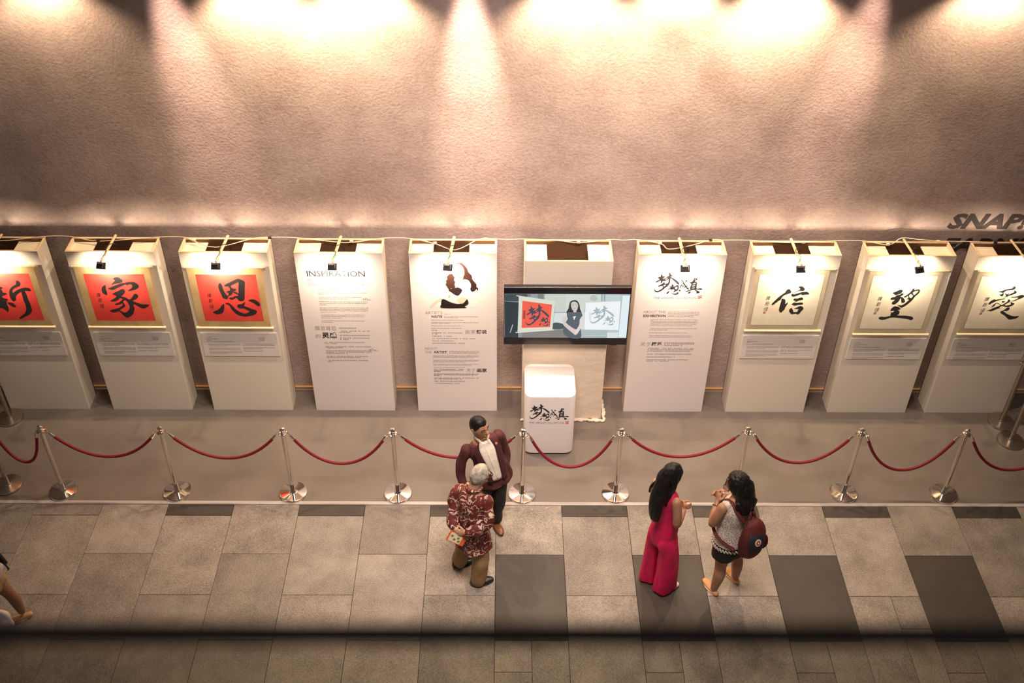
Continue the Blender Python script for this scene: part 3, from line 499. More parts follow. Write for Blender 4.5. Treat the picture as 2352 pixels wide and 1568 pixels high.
# printing on the three boards
PYF = FY-.0008
R = random.Random(11)
for i in (4, 5, 7):
    for body, bold, x0, x1, z0, z1 in HEAD[i]:
        write('heading', body, {0: -.004, .5: 0.004, 1: .022}[bold], x0/1000, x1/1000, z0/1000, z1/1000, PYF, 'print_light' if bold == 0 else 'ink', STANDS[i])
    en, cn = BODY[i]
    me = greek(en, .0135, False, R); upright(me, PYF); link('small_print', me, 'print_light', STANDS[i])['kind'] = 'stuff'
    me = greek(cn, .0145, True, R); upright(me, PYF); link('small_print', me, 'print_dark', STANDS[i])['kind'] = 'stuff'
# flowing signature beside the INSPIRATION text
for z0, a in ((1.595, .655), (.905, .672)):
    bm = bmesh.new(); pts = []
    for k in range(60):
        t = k/59; pts.append((a+.09*t+.006*sin(t*28), PYF, z0+.012*cos(t*30)*(1.4-t)+(.018 if .08 < t < .14 or .42 < t < .47 else 0)))
    tube(bm, pts, .0016, n=5, sub=1); obj('signature', bm, 'print_light', STANDS[4])
def logo(parent, y, fx, fz, mt='ink', part='brush_lettering'):
    for k in ('dream', 'wish', 'true'):
        me = fill_mesh(GLYPH[k], part, 2)
        for v in me.vertices: v.co.x = fx(v.co.x); v.co.y = fz(v.co.y)
        upright(me, y); me.name = part; link(part, me, mt, parent)
# logo bounds in its own units: x .054-.473, z .518-.760
lo = LOGO_BOARD[0]
logo(STANDS[7], PYF, lambda x: (lo[2]+(x-.054)/.419*(lo[3]-lo[2]))/1000, lambda z: (lo[4]+(z-.518)/.242*(lo[5]-lo[4]))/1000)
def seal(parent, x0, x1, z0, z1, y, mt='seal_red'):
    bm = bmesh.new(); n = 5
    gap = {(0, 2), (1, 1), (2, 3), (3, 0), (3, 3), (1, 4), (4, 2)}
    for a in range(n):
        for b_ in range(n):
            if (a, b_) in gap: continue
            xs, xe = x0+(x1-x0)*a/n, x0+(x1-x0)*(a+1)/n; zs, ze = z0+(z1-z0)*b_/n, z0+(z1-z0)*(b_+1)/n
            vs = [bm.verts.new(p) for p in ((xs, y, zs), (xe, y, zs), (xe, y, ze), (xs, y, ze))]; bm.faces.new(vs)
    return obj('seal', bm, mt, parent)
_, _, a, b_, c, d = LOGO_BOARD[1]; write('tagline', 'THE DREAMS COLLECTION', 0.0, a/1000, b_/1000, c/1000, d/1000, PYF, 'ink', STANDS[7], space=1.25)
_, _, a, b_, c, d = LOGO_BOARD[2]; seal(STANDS[7], a/1000, b_/1000, c/1000, d/1000, PYF)

# portrait photograph printed on the fifth board
PCOL = dict(background=(.79, .715, .69), hair=(.040, .014, .010), curl=(.022, .010, .008), curl_tip=(.022, .010, .008), parting=(.050, .018, .013), hair_lock=(.045, .016, .012), face=(.80, .60, .48), arms=(.82, .70, .63), top=(.024, .012, .013),
            skirt=(.013, .008, .007), hand=(.78, .50, .36), elbow=(.70, .32, .18), forearm=(.78, .55, .43), lips=(.55, .16, .10), eye=(.08, .05, .04), eye_two=(.08, .05, .04), neck_shade=(.62, .33, .2))
for k, (n_, p) in enumerate((x, PORTRAIT[x]) for x in ('background', 'hair', 'parting', 'curl', 'curl_tip', 'arms', 'forearm', 'neck_shade', 'face', 'hair_lock', 'top', 'skirt', 'hand', 'elbow', 'lips', 'eye', 'eye_two')):
    mat('portrait_'+n_, PCOL[n_], .5)
    me = fill_mesh([p], 'portrait_print', 1 if n_ == 'background' else 3)
    link('portrait_'+n_, upright(me, PYF-.0003*k), 'portrait_'+n_, STANDS[5])
bm = bmesh.new(); R = random.Random(5)
for k in range(22):    # loose curls of hair
    t = k/21; x, z = .43+.26*t**.8, 1.93-.40*t; 
    pts = [(x+.012*sin(j*1.1+k), PYF-.0046, z-.022*j) for j in range(5)]
    tube(bm, pts, [.005, .007, .006, .004, .001], n=4, sub=2)
for v in bm.verts: v.co.y = PYF-.0046
bmesh.ops.remove_doubles(bm, verts=bm.verts, dist=1e-5)
bm.free()

# ------------------------------------------------------------------ scrolls and caption boards
SCR = {1: ('new', 'red', 2.028, 1.247, 'red calligraphy scroll cut off by the left edge of the picture'),
       2: ('home', 'red', 2.028, 1.247, 'red calligraphy scroll with a roof-topped black character, second from the left'),
       3: ('grace', 'red', 2.024, 1.245, 'red calligraphy scroll with a boxed black character over a heart stroke'),
       8: ('trust', 'rice', 2.040, 1.241, 'rice paper scroll with a two-part black character, nearest the EXHIBITION board'),
       9: ('hope', 'rice', 2.026, 1.196, 'rice paper scroll with a black character ending in a long base stroke'),
       10: ('love', 'rice', 2.024, 1.204, 'rice paper scroll with a sweeping black character at the right edge')}
CAP = {1: 'white caption board under the cropped red scroll at the left edge', 2: 'white caption board under the red scroll with the roof-topped character',
       3: 'white caption board under the red scroll beside the INSPIRATION board', 8: 'white caption board under the rice paper scroll next to the EXHIBITION board',
       9: 'white caption board under the middle rice paper scroll', 10: 'white caption board under the rice paper scroll at the right edge'}
def scroll(i):
    g, kind, zt, zb, lab = SCR[i]
    r_ = root('hanging_scroll', lab, 'scroll', (PX[i], 0, zb), 'calligraphy scrolls on the stands')
    def ch(o): o.location.z = -zb; return o
    SY0 = 8.872
    def bow(X, Z):
        t = min(max((Z-zb)/(zt-zb), 0), 1)
        return -.016*sin(pi*t)+.010*((X-.445)/.38)**2*sin(pi*t)
    x0, x1 = (.060, .826) if kind == 'red' else (.040, .800)
    def grid(a, b_, c, d, y, name, mt, thick=0.0):
        bm = bmesh.new(); nx, nz = 12, 16; V = []
        for q_ in range(nz+1):
            V.append([bm.verts.new((a+(b_-a)*p/nx, y+bow(a+(b_-a)*p/nx, c+(d-c)*q_/nz), c+(d-c)*q_/nz)) for p in range(nx+1)])
        for q_ in range(nz):
            for p in range(nx): bm.faces.new((V[q_][p], V[q_][p+1], V[q_+1][p+1], V[q_+1][p]))
        if thick:
            bmesh.ops.solidify(bm, geom=bm.faces, thickness=-thick)
        return ch(obj(name, bm, mt, r_, True, 30))
    grid(x0, x1, zb-.004, zt, SY0, 'sheet', 'paper_gold' if kind == 'red' else 'paper_rice', .0012)
    if kind == 'red':
        grid(.140 if i > 1 else .15, .760, 1.336, 1.941, SY0-.0008, 'red_paper', 'paper_red')
    else:
        grid(.085, .755, zb+.075, zt-.06, SY0-.0008, 'inner_paper', 'paper_inner')
        for a in (.085, .755):
            grid(a-.0012, a+.0012, zb+.075, zt-.06, SY0-.0012, 'border_line', 'rod_cap')
        for c in (zb+.075, zt-.06):
            grid(.085, .755, c-.0012, c+.0012, SY0-.0012, 'border_line', 'rod_cap')
    for z, rr, a, b_ in ((zt+.004, .012, .020, .872), (zb-.006, .0145, .030, .852)):
        bm = bmesh.new(); tube(bm, [(a+.02, SY0, z), (b_-.02, SY0, z)], rr, n=12, sub=1, cap='flat'); o = ch(obj('rod', bm, 'rod_wood', r_, True, 40))
        for e0, e1 in ((a, a+.022), (b_-.022, b_)):
            bm = bmesh.new(); tube(bm, [(e0, SY0, z), (e1, SY0, z)], rr*1.12, n=12, sub=1, cap='flat'); c_ = obj('rod_cap', bm, 'rod_cap' if z > 1.6 else 'rod_wood', o, True, 40)
    bm = bmesh.new()
    for s_ in (.2, .68): tube(bm, [(s_, SY0+.002, zt+.01), (.45+(s_-.45)*.3, SY0+.02, zt+.06), (.45, FY-.004, zt+.085)], .0016, n=5, sub=2)
    ch(obj('hanging_cord', bm, 'rod_wood', r_))
    me = fill_mesh(GLYPH[g], 'calligraphy', 3)
    bmx = bmesh.new(); bmx.from_mesh(me); bmesh.ops.triangulate(bmx, faces=bmx.faces); bmesh.ops.subdivide_edges(bmx, edges=[e for e in bmx.edges if e.calc_length() > .07], cuts=2); bmx.to_mesh(me); bmx.free()
    ch(link('calligraphy', upright(me, SY0-.0018, bow=bow), 'ink', r_))
    if g == 'love':
        ch(link('calligraphy', upright(fill_mesh(GLYPH['love_stroke'], 'calligraphy', 3), SY0-.0021, bow=bow), 'ink', r_))
    sx = .215 if kind == 'red' else .185
    for k, chn in enumerate('譚蔚佳'):
        xs = sx+(0 if kind == 'red' else .004)+.0*k; zs = 1.655-.072*k
        me = fit(text_mesh(chn, -.004, .2), xs+.004, xs+.050, zs, zs+.052); ch(link('inscription', upright(me, SY0-.0018, bow=bow), 'ink', r_))
    s_ = seal(r_, sx+.008, sx+.036, 1.475, 1.503, SY0-.0018, 'seal_red'); ch(s_)
    for v in s_.data.vertices: v.co.y += bow(v.co.x, v.co.z)
def caption(i):
    z0, z1 = (.820, 1.147) if i not in (9, 10) else (.818, 1.112)
    x0, x1 = (.042, .862)
    r_ = root('caption_board', CAP[i], 'caption board', (PX[i], 0, z0), 'caption boards below the scrolls')
    R = random.Random(40+i)
    def ch(o): o.location.z = -z0; return o
    bm = bmesh.new(); box(bm, x0, x1, FY-.014, FY-.001, z0, z1, .0015, 1); ch(obj('board', bm, 'caption_white', r_))
    y = FY-.0148; t = z1
    heads = [(x0*1000+50, x0*1000+110, (t-.060)*1000), (x0*1000+52, x0*1000+185, (t-.083)*1000), (x0*1000+52, x0*1000+115, (t-.101)*1000), (x0*1000+50, x0*1000+345, (t-.121)*1000), (x0*1000+620, x0*1000+680, (t-.060)*1000), (x0*1000+620, x0*1000+690, (t-.078)*1000), (x0*1000+622, x0*1000+690, (t-.096)*1000)]
    me = greek(heads, .011, False, R); ch(link('caption_print', upright(me, y), 'ink_soft', r_))['kind'] = 'stuff'
    en, cn = [], []
    for k in range(11):
        if k in (3, 7): continue
        en.append((x0*1000+60, x0*1000+(410 if k not in (2, 10) else 260)+R.randint(-8, 8), (t-.152-.0135*k)*1000))
    for k in range(7):
        if k in (2, 5): continue
        cn.append((x0*1000+435, x0*1000+(785 if k not in (4, 6) else 640)+R.randint(-8, 8), (t-.152-.0165*k)*1000))
    me = greek(en, .0105, False, R); ch(link('small_print', upright(me, y), 'print_light', r_))['kind'] = 'stuff'
    me = greek(cn, .0115, True, R); ch(link('small_print', upright(me, y), 'ink_soft', r_))['kind'] = 'stuff'
for i in SCR: scroll(i); caption(i)

# ------------------------------------------------------------------ clip-on flood lamps
LAMP = {1: 'small black flood lamp above the cropped red scroll at the left edge', 2: 'small black flood lamp above the red scroll with the roof-topped character',
        3: 'small black flood lamp above the red scroll beside the INSPIRATION board', 4: 'small black flood lamp above the word INSPIRATION',
        5: 'small black flood lamp hanging beside the printed portrait', 7: 'small black flood lamp above the EXHIBITION board',
        8: 'small black flood lamp above the rice paper scroll next to the EXHIBITION board', 9: 'small black flood lamp above the middle rice paper scroll',
        10: 'small black flood lamp above the rice paper scroll at the right edge'}
LX = {1: (-5.19, -5.20, 3), 2: (-4.016, -4.03, -9), 3: (-2.857, -2.885, 0), 4: (-1.690, -1.72, 0), 5: (-.516, -.562, -8), 7: (1.819, 1.822, 0), 8: (2.983, 2.985, 2), 9: (4.158, 4.185, 14), 10: (5.277, 5.30, 8)}
def flood(i):
    xb, xf, yaw = LX[i]
    r_ = root('flood_lamp', LAMP[i], 'lamp', (xf, 8.70, 2.165), 'flood lamps clipped on the stands')
    def loc(p): return (p[0]-xf, p[1]-8.70, p[2]-2.165)
    bm = bmesh.new(); rings = tube(bm, [loc((xb, 9.19, 2.204)), loc((xf+.004, 8.715, 2.206))], [(.016, .012), (.016, .012)], side=(1, 0, 0), n=4, sub=1, cap='flat')
    obj('arm', bm, 'pine', r_)
    rot = Matrix.Rotation(radians(yaw), 4, 'Z') @ Matrix.Rotation(radians(-38), 4, 'X')
    # housing: local +Y is where it shines
    bm = bmesh.new(); box(bm, -.047, .047, -.012, .014, -.036, .036, .004, 2)
    for k in range(6): box(bm, -.036+.0135*k, -.031+.0135*k, -.024, -.011, -.030, .012, .001, 1)
    bmesh.ops.transform(bm, matrix=rot, verts=bm.verts); h = obj('housing', bm, 'lamp_black', r_)
    bm = bmesh.new(); box(bm, -.041, .041, .0135, .0155, -.030, .030, .001, 1); bmesh.ops.transform(bm, matrix=rot, verts=bm.verts); obj('lens', bm, 'led_lens', r_)
    bm = bmesh.new(); box(bm, -.034, .022, -.030, -.012, .014, .034, .003, 1); box(bm, .026, .033, -.028, -.011, -.01, .03, .002, 1); lathe(bm, [(0, .004), (.006, .004), (.006, 0), (0, 0)], 10, (.030, -.025, -.018))
    bmesh.ops.transform(bm, matrix=rot, verts=bm.verts); obj('bracket', bm, 'lamp_metal', r_)
    bm = bmesh.new(); tube(bm, [(-.01, -.016, .02), (-.03, .03, .034), (.012, .10, .056), (.018, .17, .064), (-.012, .23, .055), (.02, .30, .058), (.06, .33, .03), (.085, .34, -.06)], .0032, n=6, sub=5); obj('lead', bm, 'cord_black', r_, True)
    d = bpy.data.lights.new('flood_light', 'AREA'); d.shape = 'RECTANGLE'; d.size = .075; d.size_y = .05; d.energy = FLOOD_W; d.color = (1.0, .82, .60); d.spread = radians(150)
    lo_ = bpy.data.objects.new('flood_light', d); COL.objects.link(lo_); lo_.parent = r_
    dirv = rot @ Vector((0, 1, 0)); lo_.location = dirv*.018
    lo_.rotation_euler = dirv.to_track_quat('-Z', 'Y').to_euler()
FLOOD_W = 11.0
emit('led_lens', (1.0, .85, .62), 8.0)
for i in LX: flood(i)

# white power cable strung along the back edges, with plug blocks
r_ = root('power_cable', 'thin white power cable strung along the tops of all stands', 'cable', (0, 9.16, 2.19))
pts = []
for x, dy, dz in ((-6.3, .02, .0), (-5.64, .0, .008), (-5.2, -.06, -.01), (-4.75, .0, .008), (-4.46, .0, .008), (-4.15, -.06, -.006), (-3.58, .0, .008), (-3.31, .0, .008), (-3.2, -.05, .0), (-2.95, -.14, -.02), (-2.6, -.02, .008), (-2.41, .0, .012), (-2.14, .0, .008), (-1.8, -.05, .0), (-1.58, -.06, -.006), (-1.26, .0, .008), (-.97, .0, .008), (-.7, -.08, -.005), (-.5, -.15, -.03), (-.28, -.02, .006), (-.18, .0, .012), (.05, .0, .002), (.21, .0, .008), (.55, -.02, .006), (.78, -.05, .0), (1.10, .0, .008), (1.24, .0, .0), (1.38, .0, .008), (1.62, -.06, .0), (1.70, -.13, -.02), (1.95, -.08, .0), (2.15, .0, .012), (2.28, .0, .008), (2.55, .0, .008), (2.85, -.03, .004), (3.1, -.03, .004), (3.45, .0, .008), (3.73, .0, .008), (3.98, -.06, .0), (4.12, .01, .04), (4.3, .0, .03), (4.52, .0, .012), (4.85, .0, .006), (5.1, -.01, .008), (5.75, .0, .008), (6.3, .02, .0)):
    pts.append((x, dy, dz+.004))
bm = bmesh.new(); tube(bm, pts, .0045, n=6, sub=4); obj('cable', bm, 'cord_white', r_, True)
for k, (x, dy) in enumerate(((-4.17, -.06), (-3.19, -.05), (-2.42, .0), (-1.57, -.06), (-.71, -.08), (-.19, .0), (.77, -.05), (1.61, -.06), (2.14, .0), (3.1, -.03), (3.97, -.06), (4.51, .0), (5.1, -.01))):
    bm = bmesh.new(); box(bm, x-.018, x+.018, dy-.012, dy+.012, .0, .022, .003, 1); obj('plug_block', bm, 'cord_black' if k in (0, 2, 8, 12) else 'cord_white', r_)

# ------------------------------------------------------------------ television
TVX, TVY, TZ0, TZ1, TW = .002, 8.678, 1.183, 1.940, 1.303
tv = root('television', 'wide black television showing a woman between two scrolls', 'television', (TVX, TVY, TZ0))
bm = bmesh.new(); box(bm, 0, TW, .004, .05, 0, TZ1-TZ0, .004, 2); obj('casing', bm, 'tv_plastic', tv)
bm = bmesh.new(); box(bm, .004, TW-.004, .0015, .006, .004, TZ1-TZ0-.004, .001, 1); obj('glass_front', bm, 'screen_black', tv)
bm = bmesh.new(); box(bm, .45, .86, .05, .096, .25, .52, .004, 1); obj('wall_mount', bm, 'tv_plastic', tv)
bm = bmesh.new(); box(bm, TW*.86, TW*.92, .005, .02, -.008, .001, .001, 1); obj('sensor', bm, 'tv_plastic', tv)
SX = dict(picture=((.10, .15, .17), 1), cabinet=(.022, .035, .045), curtain=(.045, .065, .07), stripe=(.16, .19, .19), stripe_two=(.17, .20, .19), painting=(.52, .56, .50), wall=(.60, .64, .64), carving=(.05, .08, .085), table=(.20, .19, .18), glint=(.4, .45, .5),
          rod_top=(.62, .64, .58), rod_bottom=(.66, .68, .62), sheet=(.62, .64, .54), red=(.78, .10, .065), sig=(.30, .05, .05),
          painting2=(.55, .60, .56), window=(.48, .56, .56), post=(.28, .36, .38), post2=(.24, .31, .34), plant=(.42, .47, .42), wall2=(.60, .63, .64), desk=(.36, .45, .46), paper=(.62, .68, .68), sheet2=(.76, .79, .80), sig2=(.60, .64, .66),
          hair=(.022, .028, .032), dress=(.075, .105, .125), neck=(.55, .48, .44), face=(.56, .50, .46), arm=(.62, .52, .49), arm2=(.68, .60, .58), emblem=(.7, .75, .78), brow=(.2, .17, .16), brow2=(.2, .17, .16), mouth=(.38, .24, .22), glare=(.66, .76, .80))
m = emit('screen_picture', (.1, .15, .17), 1.0)
g = N(m, 'ShaderNodeTexGradient'); L(m, coords(m, 'Generated'), g.inputs['Vector'])
r2 = N(m, 'ShaderNodeValToRGB'); r2.color_ramp.elements[0].color = (.03, .045, .055, 1); r2.color_ramp.elements[1].color = (.55, .66, .68, 1); r2.color_ramp.elements[1].position = .9
L(m, g.outputs['Fac'], r2.inputs['Fac']); L(m, r2.outputs['Color'], bsdf(m).inputs['Emission Color'])
def scr_poly(name, p, mt, k, sm=1):
    me = fill_mesh([p] if not isinstance(p[0], list) else p, name, sm)
    o = link(name, upright(me, -.0002*k, 0, -TZ0), mt, tv); return o
scr_poly('picture', [6, 1281, 1292, 1281, 1292, 1856, 6, 1856], 'screen_picture', 0)
k = 1
ord_a = ['cabinet', 'curtain', 'stripe', 'stripe_two', 'painting', 'wall', 'carving', 'table', 'glint']
ord_b = ['painting2', 'window', 'post', 'post2', 'plant', 'wall2', 'desk', 'paper', 'glare']
for src, names in ((SCREEN_A, ord_a), (SCREEN_B, ord_b), (SCREEN_A, ['sheet', 'rod_top', 'rod_bottom', 'red', 'sig']), (SCREEN_B, ['sheet2', 'sig2', 'hair', 'dress', 'neck', 'face', 'arm', 'arm2', 'emblem', 'brow', 'brow2', 'mouth'])):
    for n_ in names:
        p = list(src[n_])
        for q_ in range(0, len(p), 2):
            p[q_] = min(max(p[q_], 6), 1292); p[q_+1] = min(max(p[q_+1], 1281), 1856)
        if 'screen_'+n_ not in MAT: emit('screen_'+n_, SX[n_], 1.0)
        scr_poly('picture_'+n_.rstrip('2'), p, 'screen_'+n_, k, 3 if n_ in ('hair', 'face', 'arm', 'arm2', 'dress', 'carving', 'plant') else 1); k += 1
emit('screen_ink_a', (.05, .055, .09), 1.0); emit('screen_ink_b', (.33, .40, .45), 1.0)
for gl, src, q_, mt in (('dream', SCREEN_A, 'g1', 'screen_ink_a'), ('wish', SCREEN_A, 'g2', 'screen_ink_a'), ('dream', SCREEN_B, 'g3', 'screen_ink_b'), ('wish', SCREEN_B, 'g4', 'screen_ink_b')):
    p = src[q_]; me = fill_mesh(GLYPH[gl], 'picture_character', 2)
    fit(me, (p[0]+p[6])/2000, (p[2]+p[4])/2000, (p[5]+p[7])/2000, (p[1]+p[3])/2000)
    link('picture_character', upright(me, -.0002*(k+1), 0, -TZ0), mt, tv)

# ------------------------------------------------------------------ pedestal
pd = root('pedestal', 'white rounded pedestal with black brush lettering below the television', 'pedestal', (.225, 8.208, .003))
def rrect(w_, d_, r, n=8):
    out = []
    for cx, cy, a0 in ((w_-r, d_-r, 0), (r, d_-r, 90), (r, r, 180), (w_-r, r, 270)):
        for k in range(n+1):
            a = radians(a0+90*k/n); out.append((cx+r*cos(a), cy+r*sin(a)))
    return out
def prism(bm, loops):
    rings = [[bm.verts.new(p) for p in lp] for lp in loops]; n = len(rings[0])
    for a, b_ in zip(rings, rings[1:]):
        for i in range(n): bm.faces.new((a[i], a[(i+1) % n], b_[(i+1) % n], b_[i]))
    bm.faces.new(list(reversed(rings[0]))); bm.faces.new(rings[-1])
PW, PD, PH = .54, .535, .86
def inset(d, z, r=.085): return [(x+d, y+d, z) for x, y in rrect(PW-2*d, PD-2*d, r-d*.5)]
bm = bmesh.new(); prism(bm, [inset(0, .035), inset(0, PH-.008), inset(.002, PH-.003), inset(.007, PH)]); obj('body', bm, 'pedestal_white', pd, True, 50)
bm = bmesh.new(); prism(bm, [inset(.03, 0), inset(.03, .036)]); obj('plinth', bm, 'cap_and_shade_black', pd, True, 50)
logo(pd, -.0008, lambda x: x, lambda z: z)
_, _, a, b_, c, d = LOGO_TEXT[0]; write('tagline', 'THE DREAMS COLLECTION', 0.0, a/1000, b_/1000, c/1000, d/1000, -.0008, 'ink', pd, space=1.25)
_, _, a, b_, c, d = LOGO_TEXT[1]; seal(pd, a/1000, b_/1000, c/1000, d/1000, -.0008)

# ------------------------------------------------------------------ stanchions and ropes
STN = [(-5.229, 7.729, 'brushed', 'rope stanchion at the left edge beside the vinyl, dull metal base'),
       (-4.62, 7.651, 'chrome', 'chrome rope stanchion nearest the left edge with a shiny mirrored base'),
       (-3.425, 7.645, 'chrome', 'chrome rope stanchion below the red scroll with the roof-topped character'),
       (-2.205, 7.634, 'chrome', 'chrome rope stanchion below the gap left of the INSPIRATION board'),
       (-1.104, 7.628, 'chrome', 'chrome rope stanchion between the INSPIRATION board and the man in maroon'),
       (.203, 7.631, 'chrome', 'chrome rope stanchion right beside the man in the maroon jacket, before the pedestal'),
       (1.187, 7.642, 'chrome', 'chrome rope stanchion just left of the EXHIBITION board, right of the pedestal'),
       (2.463, 7.672, 'chrome', 'chrome rope stanchion partly hidden behind the woman with the backpack'),
       (3.606, 7.659, 'chrome', 'chrome rope stanchion below the middle rice paper scroll'),
       (4.665, 7.652, 'chrome', 'chrome rope stanchion furthest right in the front row'),
       (5.86, 7.66, 'chrome', 'chrome rope stanchion holding the rope end beyond the right edge'),
       (-5.584, 8.755, 'brushed', 'rope stanchion at the left edge close to the cropped red scroll stand'),
       (5.679, 8.755, 'brushed', 'dull metal stanchion touching the stand at the right edge, further back of two'),
       (5.673, 8.452, 'brushed', 'dull metal stanchion at the right edge, nearer of two')]
proto = {}
def stanchion(x, y, mt, lab):
    r_ = root('rope_stanchion', lab, 'stanchion', (x, y, .003 if y > 7.52 else 0), 'rope stanchions')
    if mt not in proto:
        parts = {}
        bm = bmesh.new(); lathe(bm, [(0, 0), (.144, 0), (.147, .004), (.147, .018), (.143, .024), (.132, .0265), (.05, .029), (.034, .033), (.028, .044), (0, .044)], 48); parts['base'] = bm
        bm = bmesh.new(); lathe(bm, [(0, .03), (.0235, .03), (.0235, .885), (0, .885)], 28); parts['pole'] = bm
        bm = bmesh.new(); lathe(bm, [(0, .868), (.030, .868), (.044, .876), (.046, .882), (.044, .888), (.030, .892), (0, .892)], 32)
        for k in range(4):
            a = pi/2*k; c_ = Vector((.046*cos(a), .046*sin(a), .882)); 
            ring = [(c_.x+.011*cos(t_)*cos(a), c_.y+.011*cos(t_)*sin(a), c_.z+.011*sin(t_)) for t_ in [2*pi*j/8 for j in range(9)]]
            tube(bm, ring, .003, n=6, sub=1)
        parts['hook_ring'] = bm
        bm = bmesh.new(); lathe(bm, [(0, .890), (.021, .890), (.019, .905), (.023, .917), (.0275, .928), (.0275, .938), (.022, .948), (.010, .953), (0, .954)], 28); parts['knob'] = bm
        proto[mt] = {}
        for n_, b2 in parts.items():
            me = bpy.data.meshes.new(n_); b2.to_mesh(me); b2.free(); me.materials.append(MAT[mt]); me.polygons.foreach_set('use_smooth', [True]*len(me.polygons)); me.set_sharp_from_angle(angle=radians(35)); proto[mt][n_] = me
    for n_, me in proto[mt].items():
        o = bpy.data.objects.new(n_, me); COL.objects.link(o); o.parent = r_
    return r_
for s_ in STN: stanchion(*s_)
ROPE = [(0, 1, .40, 'red velvet rope at the left edge, hanging from the leftmost chrome stanchion'),
        (1, 2, .525, 'red velvet rope between the two leftmost chrome stanchions'), (2, 3, .519, 'red velvet rope below the red scroll beside the INSPIRATION board'),
        (3, 4, .455, 'red velvet rope in front of the INSPIRATION board'), (4, 5, .55, 'red velvet rope passing behind the man in the maroon jacket'),
        (5, 6, .41, 'red velvet rope in front of the white pedestal'), (6, 7, .544, 'red velvet rope above the woman in pink'),
        (7, 8, .455, 'red velvet rope right of the woman with the backpack'), (8, 9, .364, 'deeply sagging red velvet rope between the last two chrome stanchions'),
        (9, 10, .37, 'red velvet rope running out of the right edge'), ]
def rope(a, b_, low, lab):
    A, B = Vector((STN[a][0], STN[a][1], .872)), Vector((STN[b_][0], STN[b_][1], .872))
    dirv = (B-A); dirv.z = 0; L_ = dirv.length; dirv.normalize()
    r_ = root('velvet_rope', lab, 'rope', ((A.x+B.x)/2, (A.y+B.y)/2, low), 'velvet ropes'); O = Vector(r_.location)
    a0, b0 = A+dirv*.06, B-dirv*.06; n = 28; span = (b0-a0).length; sag = .872-low
    # catenary
    lo_, hi_ = .01, 40.0
    for _ in range(60):
        c_ = (lo_+hi_)/2
        if (math.cosh(min(c_*span/2, 50))-1)/c_ < sag: lo_ = c_
        else: hi_ = c_
    P_ = [a0+(b0-a0)*(k/n) for k in range(n+1)]
    for k, p in enumerate(P_):
        t = (k/n-.5)*span; p.z = .872-sag+(math.cosh(c_*t)-1)/c_
    # arc-length split: metal ends of 8 cm
    def cut(P_, d):
        s_ = 0
        for k in range(1, len(P_)):
            e = (P_[k]-P_[k-1]).length
            if s_+e > d: return k, P_[k-1].lerp(P_[k], (d-s_)/e)
            s_ += e
    k0, p0 = cut(P_, .07); k1, p1 = cut(P_[::-1], .07)
    mid = [p0]+P_[k0:len(P_)-k1]+[p1]
    bm = bmesh.new(); tube(bm, [p-O for p in mid], .0155, n=12, sub=2); obj('velvet', bm, 'velvet', r_, True)
    for e, p_, h in ((P_[0], p0, A), (P_[-1], p1, B)):
        bm = bmesh.new(); d = (p_-e).normalized(); tube(bm, [e+d*.022-O, p_+d*.012-O], [.014, .0175], n=12, sub=1, cap='flat'); o = obj('end_ferrule', bm, 'chrome', r_, True, 40)
        bm = bmesh.new(); hk = h+(e-h)*.75; hk.z = .878
        tube(bm, [hk-O, hk*.5+e*.5+Vector((0, 0, .012))-O, e+d*.03-O], .0048, n=8, sub=3); obj('snap_hook', bm, 'chrome', r_, True)
for s_ in ROPE: rope(*s_)
# dark rope dropping from the back left stanchion
r_ = root('velvet_rope', 'dark velvet rope hanging from the stanchion close to the left stand', 'rope', (-5.66, 8.75, .3), 'velvet ropes')
bm = bmesh.new(); tube(bm, [(.04, .02, .56), (-.02, .0, .40), (-.05, -.03, .1), (-.16, -.04, -.02), (-.32, -.02, .06), (-.42, .0, .3)], .0155, n=10, sub=5); obj('velvet', bm, 'velvet', r_, True)

# ------------------------------------------------------------------ glass balustrade close to the camera
GL_Y, GL_Z = .42, 7.735
gb = root('glass_balustrade', 'blurred glass balustrade with a dark top edge close to the camera', 'balustrade', (0, GL_Y, 6.9))
bm = bmesh.new(); box(bm, -3.0, 3.0, 0, .012, 0, GL_Z-6.9); obj('glass_pane', bm, 'tinted_glass', gb)
bm = bmesh.new(); box(bm, -3.0, 3.0, -.0015, .0145, GL_Z-6.9, GL_Z-6.9+.005, .001, 1); obj('edge_cap', bm, 'cap_and_shade_black', gb)

# ------------------------------------------------------------------ people
def skin(name, c1, c2):
    m = mat(name, c1, .5); add_noise_color(m, c1, c2, 9, 3); bsdf(m).inputs['Subsurface Weight'].default_value = 0.0
skin('skin_tan', (.34, .17, .095), (.40, .205, .12)); skin('skin_fair', (.48, .27, .17), (.55, .32, .21)); skin('skin_mid', (.36, .175, .10), (.42, .215, .125))
skin('skin_deep', (.21, .095, .05), (.26, .12, .065))
m = mat('hair_black', (.006, .005, .005), .48); add_bump(m, 70, .25, .003, 3); bsdf(m).inputs['Specular IOR Level'].default_value = .3
m = mat('hair_grey', (.36, .31, .26), .5); add_noise_color(m, (.20, .17, .14), (.50, .45, .39), 26, 4); add_bump(m, 60, .5, .005, 3)
mat('eye_dark', (.015, .01, .01), .3); mat('eye_white', (.75, .68, .62), .4); mat('lip', (.35, .12, .09), .5)
m = mat('maroon_wool', (.072, .013, .015), .8); add_noise_color(m, (.056, .010, .012), (.088, .017, .019), 8, 4); add_bump(m, 5, .25, .03, 3)
m = mat('maroon_lapel', (.050, .009, .011), .7)
m = mat('shirt_white', (.78, .70, .62), .7); add_bump(m, 14, .4, .02, 3)
m = mat('trouser_black', (.010, .009, .010), .75)
m = mat('khaki', (.30, .185, .085), .8); add_noise_color(m, (.255, .155, .07), (.34, .215, .10), 6, 4); add_bump(m, 7, .4, .03, 4)
